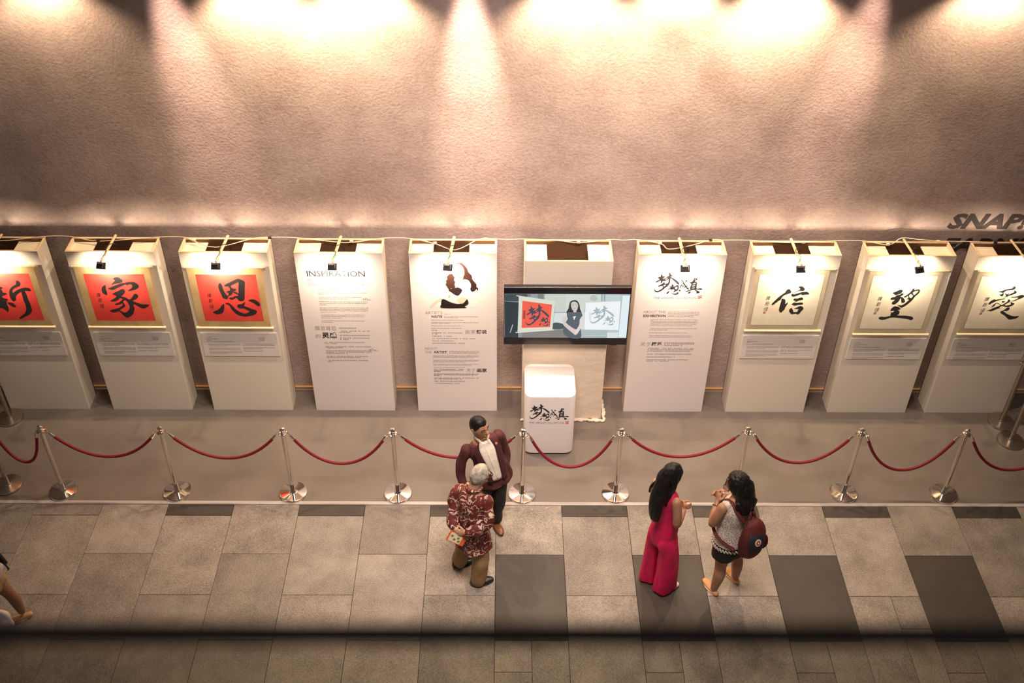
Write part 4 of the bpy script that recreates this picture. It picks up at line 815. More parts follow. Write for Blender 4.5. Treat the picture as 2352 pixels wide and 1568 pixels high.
m = mat('leather_brown', (.17, .055, .022), .35); m = mat('leather_black', (.012, .010, .010), .3); mat('sole', (.02, .016, .014), .6)
m = mat('fuchsia', (.60, .004, .085), .65); add_noise_color(m, (.54, .003, .070), (.64, .006, .10), 5, 3); add_bump(m, 4, .3, .04, 3)
m = mat('white_lace', (.66, .56, .50), .85)
v_ = N(m, 'ShaderNodeTexVoronoi', feature='DISTANCE_TO_EDGE'); v_.inputs['Scale'].default_value = 55; L(m, coords(m), v_.inputs['Vector'])
r_ = N(m, 'ShaderNodeValToRGB'); r_.color_ramp.elements[0].position = .03; r_.color_ramp.elements[1].position = .22; r_.color_ramp.elements[0].color = (.80, .72, .68, 1); r_.color_ramp.elements[1].color = (.34, .25, .21, 1)
L(m, v_.outputs['Distance'], r_.inputs['Fac']); L(m, r_.outputs['Color'], bsdf(m).inputs['Base Color'])
b = N(m, 'ShaderNodeBump'); b.inputs['Strength'].default_value = .5; b.inputs['Distance'].default_value = -.006; L(m, v_.outputs['Distance'], b.inputs['Height']); L(m, b.outputs['Normal'], bsdf(m).inputs['Normal'])
m = mat('white_cotton', (.62, .55, .54), .8); add_bump(m, 11, .4, .02, 3)
mat('suede_tan', (.55, .30, .14), .85); mat('shoe_white', (.72, .60, .50), .6)
m = mat('canvas_wine', (.10, .011, .011), .7); add_noise_color(m, (.08, .008, .009), (.125, .016, .014), 6, 3); add_bump(m, 9, .4, .02, 3)
mat('canvas_navy', (.014, .016, .024), .7); mat('logo_white', (.72, .60, .52), .6); mat('logo_red', (.42, .04, .02), .6)
mat('orange_print', (.70, .13, .03), .5); mat('cream_print', (.78, .68, .48), .5); mat('olive_print', (.22, .20, .06), .5); mat('bracelet', (.25, .18, .08), .3, .8)
m = mat('lens_glass', (.05, .045, .04), .1); mat('frame_dark', (.02, .014, .012), .35)
# batik: cream scrolls on dark red
m = mat('batik', (.2, .03, .02), .75)
co = coords(m)
nz = N(m, 'ShaderNodeTexNoise'); nz.inputs['Scale'].default_value = 7; nz.inputs['Detail'].default_value = 2; L(m, co, nz.inputs['Vector'])
ad = N(m, 'ShaderNodeMix', data_type='VECTOR'); ad.inputs[0].default_value = .16; L(m, co, ad.inputs[4]); L(m, nz.outputs['Color'], ad.inputs[5])
wv = N(m, 'ShaderNodeTexWave', wave_type='RINGS', rings_direction='SPHERICAL'); wv.inputs['Scale'].default_value = 7.5; wv.inputs['Distortion'].default_value = 14; wv.inputs['Detail'].default_value = 2.0; wv.inputs['Detail Scale'].default_value = 2.2
L(m, ad.outputs[1], wv.inputs['Vector'])
r1 = N(m, 'ShaderNodeValToRGB'); e = r1.color_ramp.elements; e[0].position = .72; e[0].color = (0, 0, 0, 1); e[1].position = .86; e[1].color = (1, 1, 1, 1); L(m, wv.outputs['Fac'], r1.inputs['Fac'])
n5 = N(m, 'ShaderNodeTexNoise'); n5.inputs['Scale'].default_value = 11; n5.inputs['Detail'].default_value = 2; L(m, co, n5.inputs['Vector'])
r5 = N(m, 'ShaderNodeValToRGB'); r5.color_ramp.elements[0].position = .38; r5.color_ramp.elements[1].position = .50; L(m, n5.outputs['Fac'], r5.inputs['Fac'])
mu = N(m, 'ShaderNodeMath', operation='MULTIPLY'); L(m, r1.outputs['Color'], mu.inputs[0]); L(m, r5.outputs['Color'], mu.inputs[1])
mx = N(m, 'ShaderNodeMix', data_type='RGBA'); mx.inputs[6].default_value = (.125, .014, .011, 1); mx.inputs[7].default_value = (.62, .50, .40, 1)
L(m, mu.outputs[0], mx.inputs[0]); L(m, mx.outputs[2], bsdf(m).inputs['Base Color'])

V3 = Vector
def vec2(a): return V3((a[0], a[1], 0)).normalized()
class Frame:
    """local frame of a head or torso: F forward, Sd towards the person's left, U up"""
    def __init__(s, c, F, U=(0, 0, 1)):
        s.c = V3(c); s.U = V3(U).normalized(); F = V3(F); s.F = (F-s.U*F.dot(s.U)).normalized(); s.S = s.U.cross(s.F)
    def __call__(s, f, l, u): return s.c + s.F*f + s.S*l + s.U*u
def head_geo(bm, fr, k=1.0, nose=True, ears=True):
    n, mrow = 22, 16; rows = []
    for i in range(mrow+1):
        th = pi*i/mrow; z = cos(th); rr = sin(th); row = []
        for j in range(n):
            a = 2*pi*j/n; f, s_ = rr*cos(a), rr*sin(a)
            hf, hs, hz = .094, .074, .117
            if z < 0:
                t = -z; hs *= 1-.30*t*t; 
                f2 = f*hf*(1-.10*t)+.016*t
                if f < 0: f2 = f*hf*(1-.35*t)+.016*t
            else: f2 = f*hf*(1.0 if f > 0 else 1.06)
            row.append(bm.verts.new(fr(f2*k, s_*hs*k, z*hz*k)))
            if rr < 1e-6: break
        rows.append(row)
    for a, b_ in zip(rows, rows[1:]):
        for i in range(n):
            j = (i+1) % n
            if len(a) == 1: bm.faces.new((a[0], b_[i], b_[j]))
            elif len(b_) == 1: bm.faces.new((a[i], b_[0], a[j]))
            else: bm.faces.new((a[i], b_[i], b_[j], a[j]))
    if nose:
        tube(bm, [fr(.080*k, 0, .020*k), fr(.096*k, 0, -.005*k), fr(.106*k, 0, -.026*k)], [.008*k, .011*k, .014*k], n=10, sub=2)
        tube(bm, [fr(.090*k, -.012*k, -.030*k), fr(.090*k, .012*k, -.030*k)], .010*k, n=8, sub=2)
        tube(bm, [fr(.080*k, -.040*k, .026*k), fr(.088*k, 0, .022*k), fr(.080*k, .040*k, .026*k)], .010*k, n=8, sub=2)
        tube(bm, [fr(.088*k, -.020*k, -.058*k), fr(.092*k, 0, -.058*k), fr(.088*k, .020*k, -.058*k)], .008*k, n=8, sub=2)
        tube(bm, [fr(.078*k, -.018*k, -.098*k), fr(.082*k, 0, -.100*k), fr(.078*k, .018*k, -.098*k)], .012*k, n=8, sub=2)
    if ears:
        for s_ in (-1, 1):
            tube(bm, [fr(-.002*k, s_*.074*k, .022*k), fr(-.012*k, s_*.080*k, .004*k), fr(.0, s_*.074*k, -.026*k)], [(.006*k, .013*k), (.006*k, .016*k), (.005*k, .010*k)], side=fr.S, n=10, sub=3)
def face_parts(parent, fr, k=1.0, brows=True):
    for s_ in (-1, 1):
        bm = bmesh.new(); tube(bm, [fr(.081*k, s_*.022*k, .012*k), fr(.076*k, s_*.044*k, .012*k)], [(.004*k, .0055*k), (.004*k, .005*k)], side=fr.F, n=10, sub=2); obj('eye', bm, 'eye_dark', parent, True)
        if brows:
            bm = bmesh.new(); tube(bm, [fr(.092*k, s_*.016*k, .034*k), fr(.087*k, s_*.036*k, .039*k), fr(.075*k, s_*.052*k, .033*k)], [.0035*k, .0045*k, .002*k], n=8, sub=3); obj('eyebrow', bm, 'hair_black', parent, True)
    bm = bmesh.new(); tube(bm, [fr(.084*k, -.024*k, -.058*k), fr(.0985*k, 0, -.057*k), fr(.084*k, .024*k, -.058*k)], [.002*k, (.006*k), .002*k], n=8, sub=3); obj('lips', bm, 'lip', parent, True)
def hair_cap(bm, fr, k, hairline, thick=.014, puff=(1, 1, 1), drop=-.25):
    """shell over the skull; hairline(angle from the front) -> lowest height (unit) covered"""
    n, mrow = 36, 20; 
    def pt(th, a, off):
        z, rr = cos(th), sin(th); f, s_ = rr*cos(a), rr*sin(a)
        hf = .094*(1.0 if f > 0 else 1.06)
        return fr((f*hf*puff[0]+off*f)*k, (s_*.074*puff[1]+off*s_)*k, (z*.117*puff[2]+off*z)*k)
    O, I = [], []
    for j in range(n):
        a = 2*pi*j/n; aa = abs((a+pi) % (2*pi)-pi)
        th1 = math.acos(max(-1, min(1, hairline(aa))))
        O.append([bm.verts.new(pt(th1*i/mrow, a, thick*(1-.5*(i/mrow)**6)+.004*noise.noise(V3((a*2, i*.4, k*9))))) for i in range(1, mrow+1)])
        I.append([bm.verts.new(pt(th1*i/mrow, a, -.012)) for i in range(1, mrow+1)])
    top = bm.verts.new(pt(0, 0, thick)); topi = bm.verts.new(pt(0, 0, -.012))
    for j in range(n):
        q_ = (j+1) % n
        bm.faces.new((top, O[j][0], O[q_][0])); bm.faces.new((topi, I[q_][0], I[j][0]))
        for i in range(mrow-1):
            bm.faces.new((O[j][i], O[j][i+1], O[q_][i+1], O[q_][i])); bm.faces.new((I[j][i], I[q_][i], I[q_][i+1], I[j][i+1]))
        bm.faces.new((O[j][-1], I[j][-1], I[q_][-1], O[q_][-1]))
def hand(bm, wr, dirv, palm, thumb, curl=.5, k=1.0, spread=.0):
    """palm plus five fingers: dirv wrist->knuckles, palm = palm normal, thumb = side the thumb leaves from"""
    d = V3(dirv).normalized(); p = V3(palm); p = (p-d*p.dot(d)).normalized(); t = V3(thumb); t = (t-d*t.dot(d)-p*t.dot(p)).normalized()
    wr = V3(wr)
    tube(bm, [wr-d*.02*k, wr+d*.03*k, wr+d*.062*k, wr+d*.085*k], [(.024*k, .020*k), (.034*k, .017*k), (.040*k, .015*k), (.038*k, .012*k)], side=t, n=14, sub=3)
    for i, (off, ln) in enumerate(((.029, .070), (.010, .078), (-.010, .073), (-.029, .058))):
        b0 = wr+d*.082*k+t*off*k; L_ = ln*k; r0 = .0088*k
        pts = [b0-d*.015*k, b0]; ang = 0
        for sgm, fr_ in ((.46, .9), (.31, 1.0), (.23, .7)):
            ang += curl*fr_; dd = (d*cos(ang)+p*sin(ang)+t*(off*spread)).normalized(); pts.append(pts[-1]+dd*L_*sgm)
        tube(bm, pts, [r0, r0, r0*.95, r0*.88, r0*.75], n=10, sub=2)
    b0 = wr+d*.022*k+t*.026*k
    pts = [b0, b0+(d*.55+t*.75+p*.15).normalized()*.034*k]; pts.append(pts[-1]+(d*.85+t*.25+p*.45).normalized()*.030*k); pts.append(pts[-1]+(d*.8+p*.55-t*.1).normalized()*.024*k)
    tube(bm, pts, [.013*k, .011*k, .0098*k, .008*k], n=10, sub=2)
def shoe(parent, heel, toe, k=1.0, material='leather_black', sole='sole', height=.065, laces=None, low=False):
    h, t = V3((*heel, 0)), V3((*toe, 0)); d = (t-h); Ln = d.length; d.normalize(); s_ = V3((-d.y, d.x, 0))
    def P(f, u): return h+d*(f*Ln)+V3((0, 0, u))
    bm = bmesh.new()
    hh = height
    tube(bm, [P(.10, hh*.52), P(.30, hh*.50), P(.52, hh*.42), P(.74, .026), P(.92, .020)], [(.033*k, hh*.55), (.034*k, hh*.50), (.041*k, hh*.44), (.044*k, .026), (.032*k, .019)], side=s_, n=16, sub=3)
    if not low: tube(bm, [P(.13, hh*.6), P(.20, hh+.035)], [(.034*k, .040), (.036*k, .042)], side=s_, n=14, sub=2)
    me = remesh(bm, .007, 3, 'shoe', fn=lambda c: V3((c.x, c.y, max(c.z, .010))))
    o = link('shoe', me, material, parent)
    bm = bmesh.new(); 
    lp = []
    for z in (.002, .014):
        ring = []
        for i in range(28):
            a = 2*pi*i/28; f = .5+.5*cos(a); wd = .036+.012*max(0, sin(pi*min(max((f-.25)/.75, 0), 1)))
            ring.append(h+d*((.02+.98*f)*Ln)+s_*(sin(a)*wd*k)+V3((0, 0, z)))
        lp.append(ring)
    prism(bm, lp); obj('sole', bm, sole, o)
    if laces:
        for q_ in (.42, .50, .58):
            bm = bmesh.new(); tube(bm, [P(q_, hh*.55)-s_*.030*k, P(q_+.02, hh*.98-(q_-.42)*.12), P(q_, hh*.55)+s_*.030*k], .004, n=6, sub=3); obj('lace', bm, laces, o)
    return o
def loft_point(secs, t, ang, off):
    """point on a stack of elliptical sections (centre, a along S, b along F); ang from F towards S"""
    n = len(secs)-1; x = min(max(t, 0), .9999)*n; i = int(x); u = x-i
    p = [secs[max(i-1, 0)], secs[i], secs[i+1], secs[min(i+2, n)]]
    def cr(vals):
        a, b_, c, d = vals; return .5*((2*b_)+(c-a)*u+(2*a-5*b_+4*c-d)*u*u+(3*b_-a-3*c+d)*u**3)
    c = V3([cr([V3(s_[0])[k] for s_ in p]) for k in range(3)]); a = cr([s_[1] for s_ in p]); b_ = cr([s_[2] for s_ in p])
    return c, a, b_
def patch(bm, secs, F, Sd, t0, t1, angs, off, nt=20, na=8, thick=.006):
    """strip lying on the torso: angs(t) -> (ang0, ang1) in radians"""
    F, Sd = V3(F), V3(Sd); rows = []
    for lay in (0, -thick):
        g = []
        for i in range(nt+1):
            t = t0+(t1-t0)*i/nt; c, a, b_ = loft_point(secs, t, 0, 0); a0, a1 = angs(i/nt)
            g.append([bm.verts.new(c+F*((b_+off+lay)*cos(a0+(a1-a0)*j/na))+Sd*((a+off+lay)*sin(a0+(a1-a0)*j/na))) for j in range(na+1)])
        rows.append(g)
    A, B = rows
    for i in range(nt):
        for j in range(na):
            bm.faces.new((A[i][j], A[i][j+1], A[i+1][j+1], A[i+1][j])); bm.faces.new((B[i][j], B[i+1][j], B[i+1][j+1], B[i][j+1]))
    for i in range(nt):
        bm.faces.new((A[i][0], A[i+1][0], B[i+1][0], B[i][0])); bm.faces.new((A[i][na], B[i][na], B[i+1][na], A[i+1][na]))
    for j in range(na):
        bm.faces.new((A[0][j], B[0][j], B[0][j+1], A[0][j+1])); bm.faces.new((A[nt][j], A[nt][j+1], B[nt][j+1], B[nt][j]))
    bmesh.ops.recalc_face_normals(bm, faces=bm.faces)
def torso_tube(bm, secs, Sd, n=24, grow=0.0, cap='round'):
    tube(bm, [s_[0] for s_ in secs], [(s_[1]+grow, s_[2]+grow) for s_ in secs], side=Sd, n=n, sub=5, cap=cap)

# ---- 1. man in the maroon jacket
pr = root('person', 'man in a maroon jacket and open white shirt, turning his head to the right', 'person', (-.11, 7.18, 0))
pr_off = V3(pr.location)
class At:   # children are modelled in world space and shifted back under their person
    def __init__(s, r): s.r = r
def under(o, r):
    o.parent = r; o.matrix_parent_inverse = Matrix.Translation(-V3(r.location)); return o
def add(name, me_or_bm, material, r, smooth=True):
    o = link(name, me_or_bm, material) if isinstance(me_or_bm, bpy.types.Mesh) else obj(name, me_or_bm, material, None, smooth)
    return under(o, r)
def sub(o, top): return o
Sd = vec2((.87, .49)); F = vec2((.49, -.87))
secs = [((-.085, 7.17, .72), .172, .130), ((-.10, 7.168, .82), .160, .118), ((-.125, 7.168, .95), .150, .110), ((-.165, 7.172, 1.09), .160, .112), ((-.195, 7.177, 1.20), .165, .098), ((-.21, 7.178, 1.262), .125, .080), ((-.215, 7.175, 1.315), .066, .066)]
hf = Frame((-.225, 7.135, 1.468), (.72, -.62, -.12), (-.04, -.10, 1))
R_ARM = [(-.352, 7.098, 1.20), (-.390, 7.085, 1.06), (-.405, 7.075, .93), (-.385, 7.02, .80), (-.36, 6.985, .71)]
L_ARM = [(-.055, 7.262, 1.225), (-.005, 7.30, 1.09), (.022, 7.315, .97), (.028, 7.26, .86), (.015, 7.20, .78)]
bm = bmesh.new(); head_geo(bm, hf)
tube(bm, [hf(-.02, 0, -.06), V3((-.212, 7.165, 1.33)), V3((-.205, 7.175, 1.24))], [.056, .058, .07], n=16, sub=3)
torso_tube(bm, secs[:-1], Sd, grow=-.03)
for arm, sg in ((R_ARM, -1), (L_ARM, 1)):
    tube(bm, arm, [.034, .032, .030, .028, .024], n=14, sub=3)
hand(bm, R_ARM[-1], (.05, -.12, -.95), (.6, .3, 0), (.3, -.8, -.1), .35)
hand(bm, L_ARM[-1], (-.35, -.35, -.8), (-.6, .3, 0), (-.1, -.9, 0), .3)
LEGS1 = (((-.03, 7.20, .80), (-.045, 7.165, .43), (-.07, 7.225, .07)), ((-.17, 7.15, .80), (-.20, 7.09, .43), (-.22, 7.13, .07)))
for lg in LEGS1: tube(bm, lg, [.075, .052, .038], n=14, sub=5)
body = add('body', remesh(bm, .0058, 3, 'body'), 'skin_mid', pr)
face_parts(None, hf) if False else None
def face_under(top, fr, k=1.0, brows=True):
    tmp = bpy.data.objects.new('tmp', None)
    before = set(bpy.data.objects)
    face_parts(None, fr, k, brows)
    for o in [o for o in bpy.data.objects if o not in before]: under(o, top)
    bpy.data.objects.remove(tmp)
face_under(pr, hf)
bm = bmesh.new(); hair_cap(bm, hf, .93, lambda a: .50 if a < .75 else (.50-(a-.75)*.75 if a < 1.45 else (-.02-(a-1.45)*.35)), .012)
add('hair', remesh(bm, .006, 2, 'hair'), 'hair_black', pr)
bm = bmesh.new(); torso_tube(bm, secs[:-1], Sd, cap='flat')
for arm in (R_ARM, L_ARM): tube(bm, arm[:-1]+[tuple(V3(arm[-1])*.7+V3(arm[-2])*.3)], [.057, .053, .049, .045, .040], n=16, sub=4)
tube(bm, [(.005, 7.19, .93), (.028, 7.195, .82), (.040, 7.18, .735)], [(.04, .025), (.06, .030), (.055, .028)], side=Sd, n=14, sub=3)
add('jacket', remesh(bm, .0075, 3, 'jacket', ((11, 11, 7), .022)), 'maroon_wool', pr)
bm = bmesh.new(); patch(bm, secs, F, Sd, .20, .93, lambda t: (-.34-.16*t, .20+.34*t), .022, thick=.03); add('shirt', bm, 'shirt_white', pr)
bm = bmesh.new(); patch(bm, secs, F, Sd, .22, .92, lambda t: (-.10, -.04), .026, na=2, thick=.02); add('shirt_placket', bm, 'shirt_white', pr)
for sg in (-1, 1):
    bm = bmesh.new()
    if sg < 0: patch(bm, secs, F, Sd, .18, .93, lambda t: (-.38-.20*t-.34*sin(pi*min(1, .25+t*.75))**1, -.35-.20*t), .031, thick=.03)
    else: patch(bm, secs, F, Sd, .18, .93, lambda t: (.23+.36*t, .26+.36*t+.34*sin(pi*min(1, .25+t*.75))), .031, thick=.03)
    add('lapel', bm, 'maroon_lapel', pr)
    bm = bmesh.new(); p0 = V3((-.212, 7.17, 1.318))
    tube(bm, [p0-F*.055+V3((0, 0, .018)), p0+Sd*sg*.066+V3((0, 0, .014)), p0+F*.062+Sd*sg*.036-V3((0, 0, .026)), p0+F*.085+Sd*sg*.055-V3((0, 0, .062))], [(.010, .026), (.010, .028), (.011, .030), (.006, .012)], side=Sd*sg, n=12, sub=4); add('collar', bm, 'shirt_white', pr)
bm = bmesh.new(); q_ = loft_point(secs, .74, 0, 0); p = V3(q_[0])+F*(q_[2]+.024)*cos(.62)+Sd*(q_[1]+.026)*sin(.62)
bmesh.ops.create_icosphere(bm, subdivisions=2, radius=.017, matrix=Matrix.Translation(p)); add('lapel_flower', bm, 'lip', pr)
bm = bmesh.new()
for lg in LEGS1: tube(bm, [lg[0], (V3(lg[0])+V3(lg[1]))/2, lg[1], (V3(lg[1])+V3(lg[2]))/2, tuple(V3(lg[2])+V3((0, 0, .02)))], [.092, .080, .070, .064, .060], n=16, sub=4)
tube(bm, [(-.10, 7.17, .74), (-.10, 7.17, .90)], [(.145, .105), (.142, .10)], side=Sd, n=20, sub=3)
add('trousers', remesh(bm, .008, 3, 'trousers', ((10, 10, 6), .010)), 'trouser_black', pr)
def shoe_under(top, *a, **k):
    o = shoe(None, *a, **k); under(o, top)
shoe_under(pr, (-.105, 7.29), (-.004, 7.055), material='leather_brown'); shoe_under(pr, (-.245, 7.21), (-.16, 6.99), material='leather_brown')

# ---- 2. grey-haired man in the batik shirt
pr = root('person', 'grey-haired man in a dark red patterned shirt and khaki trousers, hands behind his back', 'person', (-.29, 6.57, 0))
F = vec2((.50, .87)); Sd = vec2((-.87, .50))
secs = [((-.272, 6.555, .56), .172, .140), ((-.278, 6.555, .68), .166, .135), ((-.285, 6.557, .84), .158, .126), ((-.288, 6.56, 1.00), .162, .118), ((-.285, 6.57, 1.12), .158, .102), ((-.275, 6.58, 1.19), .120, .082), ((-.265, 6.59, 1.235), .064, .064)]
hf = Frame((-.205, 6.605, 1.372), (.80, .55, -.22), (.12, .10, 1))
L_ARM = [(-.415, 6.635, 1.125), (-.450, 6.585, 1.00), (-.468, 6.515, .905), (-.445, 6.44, .865), (-.415, 6.395, .86)]
R_ARM = [(-.150, 6.515, 1.13), (-.125, 6.455, 1.03), (-.132, 6.415, .945), (-.22, 6.385, .89), (-.335, 6.375, .86)]
bm = bmesh.new(); head_geo(bm, hf, .93)
tube(bm, [hf(-.02, 0, -.06), V3((-.255, 6.585, 1.25)), V3((-.27, 6.58, 1.16))], [.054, .056, .068], n=16, sub=3)
torso_tube(bm, secs[:-1], Sd, grow=-.03)
for arm in (R_ARM, L_ARM): tube(bm, arm, [.046, .043, .040, .034, .027], n=14, sub=3)
hand(bm, L_ARM[-1], (.35, .05, -.75), (-.2, .6, .2), (-.8, -.4, .2), .55, .95)
hand(bm, R_ARM[-1], (-.85, .12, -.15), (0, .7, -.2), (0, -.2, .9), .5, .95)
LEGS2 = (((-.240, 6.525, .62), (-.205, 6.485, .34), (-.235, 6.475, .06)), ((-.335, 6.62, .62), (-.372, 6.68, .34), (-.415, 6.70, .06)))
for lg in LEGS2: tube(bm, lg, [.060, .048, .036], n=14, sub=5)
add('body', remesh(bm, .0058, 3, 'body'), 'skin_fair', pr); face_under(pr, hf, .93, False)
bm = bmesh.new(); hair_cap(bm, hf, .93, lambda a: .50 if a < .7 else (.50-(a-.7)*.9 if a < 1.4 else (-.13-(a-1.4)*.28)), .013)
add('hair', remesh(bm, .006, 1, 'hair'), 'hair_grey', pr)
bm = bmesh.new(); tube(bm, [hf(.0, -.079, .012), hf(.07, -.076, .014), hf(.098, -.048, .012), hf(.102, 0, .014), hf(.098, .048, .012), hf(.07, .076, .014), hf(.0, .079, .012)], .0038, n=8, sub=3)
for s_ in (-1, 1):
    ring = [hf(.100-.010*abs(sin(0)), s_*.032+.024*cos(t_), .004+.017*sin(t_)) for t_ in [2*pi*j/14 for j in range(15)]]; tube(bm, ring, .0032, n=6, sub=1)
add('glasses', bm, 'frame_dark', pr)
bm = bmesh.new(); torso_tube(bm, [((-.272, 6.553, .50), .184, .152)]+secs[:-1], Sd, cap='flat')
tube(bm, L_ARM[:4], [.062, .060, .057, .048], n=16, sub=4); tube(bm, R_ARM[:-1]+[tuple(V3(R_ARM[-1])*.75+V3(R_ARM[-2])*.25)], [.062, .059, .056, .050, .044], n=16, sub=4)
add('shirt', remesh(bm, .0075, 3, 'shirt', ((10, 10, 9), .026)), 'batik', pr)
bm = bmesh.new(); p0 = V3((-.262, 6.588, 1.238))
ring = [p0+F*(.068*cos(t_))+Sd*(.070*sin(t_))+V3((0, 0, .012*cos(t_)*-1)) for t_ in [2*pi*j/20 for j in range(21)]]; tube(bm, ring, .015, n=8, sub=1); add('collar', bm, 'batik', pr)
bm = bmesh.new()
for lg in LEGS2: tube(bm, [lg[0], (V3(lg[0])+V3(lg[1]))/2, lg[1], (V3(lg[1])+V3(lg[2]))/2, tuple(V3(lg[2])+V3((0, 0, .012)))], [.084, .084, .082, .080, .080], n=16, sub=4)
tube(bm, [(-.285, 6.57, .56), (-.285, 6.57, .72)], [(.130, .105), (.130, .105)], side=Sd, n=20, sub=3)
add('trousers', remesh(bm, .008, 3, 'trousers', ((11, 11, 7), .014)), 'khaki', pr)
shoe_under(pr, (-.305, 6.452), (-.085, 6.512), material='leather_black'); shoe_under(pr, (-.485, 6.665), (-.29, 6.745), material='leather_black')
# booklet held behind his back
bk = root('booklet', 'folded orange and cream booklet held behind the back of the grey-haired man', 'booklet', (-.43, 6.36, .80))
ax = V3((.78, .10, -.62)).normalized(); nrm = V3((-.35, -.62, .70)); nrm = (nrm-ax*nrm.dot(ax)).normalized(); bt = nrm.cross(ax)
def bk_box(name, a0, a1, b0, b1, c0, c1, mt):
    bm = bmesh.new(); box(bm, a0, a1, b0, b1, c0, c1, .001, 1)
    bmesh.ops.transform(bm, matrix=Matrix((ax, bt, nrm)).transposed().to_4x4(), verts=bm.verts); return obj(name, bm, mt, bk)
bk_box('cover', -.085, .105, -.048, .048, -.004, .004, 'orange_print'); bk_box('printed_face', -.070, .060, -.042, .042, .004, .0052, 'cream_print')
for a, b_ in ((-.045, .01), (-.01, -.014), (.025, .008), (.04, -.02)): bk_box('motif', a-.012, a+.012, b_-.010, b_+.010, .0052, .006, 'olive_print')
bm = bmesh.new(); tube(bm, [V3((.075, -.02, -.06)), V3((.10, -.04, -.10)), V3((.085, -.05, -.13)), V3((.07, -.03, -.10)), V3((.075, -.02, -.07))], .003, n=6, sub=4); obj('wrist_loop', bm, 'frame_dark', bk, True)

# ---- 3. woman in fuchsia
pr = root('person', 'woman with long black hair in a sleeveless fuchsia jumpsuit, hands clasped', 'person', (1.50, 6.48, 0))
F = vec2((.86, .51)); Sd = vec2((-.51, .86))
secs = [((1.495, 6.487, .66), .134, .110), ((1.495, 6.488, .80), .138, .112), ((1.495, 6.49, .95), .118, .100), ((1.49, 6.495, 1.10), .120, .096), ((1.48, 6.50, 1.21), .130, .090), ((1.475, 6.505, 1.285), .100, .068), ((1.475, 6.508, 1.33), .055, .055)]
hf = Frame((1.497, 6.505, 1.492), (.90, .40, -.16), (.06, .03, 1))
R_ARM = [(1.545, 6.385, 1.265), (1.565, 6.355, 1.13), (1.572, 6.350, 1.01), (1.615, 6.42, 1.025), (1.645, 6.475, 1.055)]
L_ARM = [(1.400, 6.625, 1.265), (1.40, 6.69, 1.13), (1.425, 6.70, 1.02), (1.54, 6.61, 1.025), (1.630, 6.545, 1.055)]
bm = bmesh.new(); head_geo(bm, hf, .96)
tube(bm, [hf(-.02, 0, -.06), V3((1.482, 6.507, 1.345)), V3((1.478, 6.505, 1.25))], [.046, .048, .06], n=16, sub=3)
torso_tube(bm, secs[:-1], Sd, grow=-.02)
for arm in (R_ARM, L_ARM): tube(bm, arm, [.046, .043, .039, .032, .024], n=14, sub=3)
hand(bm, R_ARM[-1], (.25, .75, .30), (-.8, .4, .1), (.0, -.1, .9), .95, .82); hand(bm, L_ARM[-1], (.75, -.55, .25), (.2, .7, -.1), (-.2, .0, .9), .95, .82)
for lg in (((1.525, 6.425, .70), (1.55, 6.415, .38), (1.55, 6.415, .07)), ((1.455, 6.555, .70), (1.44, 6.56, .38), (1.425, 6.565, .07))): tube(bm, lg, [.050, .044, .034], n=14, sub=4)
add('body', remesh(bm, .0055, 3, 'body'), 'skin_mid', pr); face_under(pr, hf, .96)
# long straight hair down the back
bm = bmesh.new(); hair_cap(bm, hf, .98, lambda a: .60 if a < .35 else (.60-(a-.35)*1.0 if a < 1.3 else -.40-(a-1.3)*.15), .016)
tube(bm, [hf(-.02, 0, .06), hf(-.075, 0, -.01), V3((1.405, 6.458, 1.375)), V3((1.375, 6.42, 1.26)), V3((1.368, 6.40, 1.15)), V3((1.368, 6.388, 1.06))], [(.070, .045), (.076, .050), (.080, .052), (.080, .050), (.075, .046), (.062, .034)], side=Sd, n=18, sub=5)
tube(bm, [hf(.02, -.070, .02), hf(-.01, -.078, -.06), V3((1.485, 6.415, 1.30)), V3((1.455, 6.39, 1.22))], [(.016, .035), (.016, .036), (.014, .030), (.010, .016)], side=Sd, n=12, sub=4)
tube(bm, [hf(.02, .070, .02), hf(-.01, .078, -.06), V3((1.40, 6.60, 1.31)), V3((1.345, 6.60, 1.24)), V3((1.33, 6.57, 1.20))], [(.016, .035), (.016, .036), (.016, .032), (.012, .02), (.008, .008)], side=Sd, n=12, sub=4)
add('hair', remesh(bm, .0058, 2, 'hair', ((40, 40, 3), .006)), 'hair_black', pr)
bm = bmesh.new(); torso_tube(bm, secs[:-1], Sd)
tube(bm, [(1.474, 6.507, 1.27), (1.477, 6.508, 1.345)], [(.075, .062), (.054, .054)], side=Sd, n=18, sub=2, cap='flat')
R3 = [(1.525, 6.43, .80), (1.53, 6.42, .70), (1.548, 6.41, .55), (1.560, 6.41, .30), (1.562, 6.412, .035)]; L3 = [(1.465, 6.54, .80), (1.455, 6.55, .70), (1.450, 6.555, .55), (1.448, 6.56, .30), (1.446, 6.562, .035)]
for lg in (R3, L3): tube(bm, lg, [(.050, .070), (.082, .104), (.086, .100), (.088, .108), (.094, .120)], side=Sd, n=20, sub=4)
add('jumpsuit', remesh(bm, .0075, 9, 'jumpsuit', ((16, 16, 2.2), .026), fn=lambda c: V3((c.x, c.y, max(c.z, .022)))), 'fuchsia', pr)
shoe_under(pr, (1.50, 6.375), (1.712, 6.462), k=.9, material='shoe_white', sole='shoe_white', height=.05, low=True); shoe_under(pr, (1.362, 6.535), (1.555, 6.62), k=.9, material='shoe_white', sole='shoe_white', height=.05, low=True)

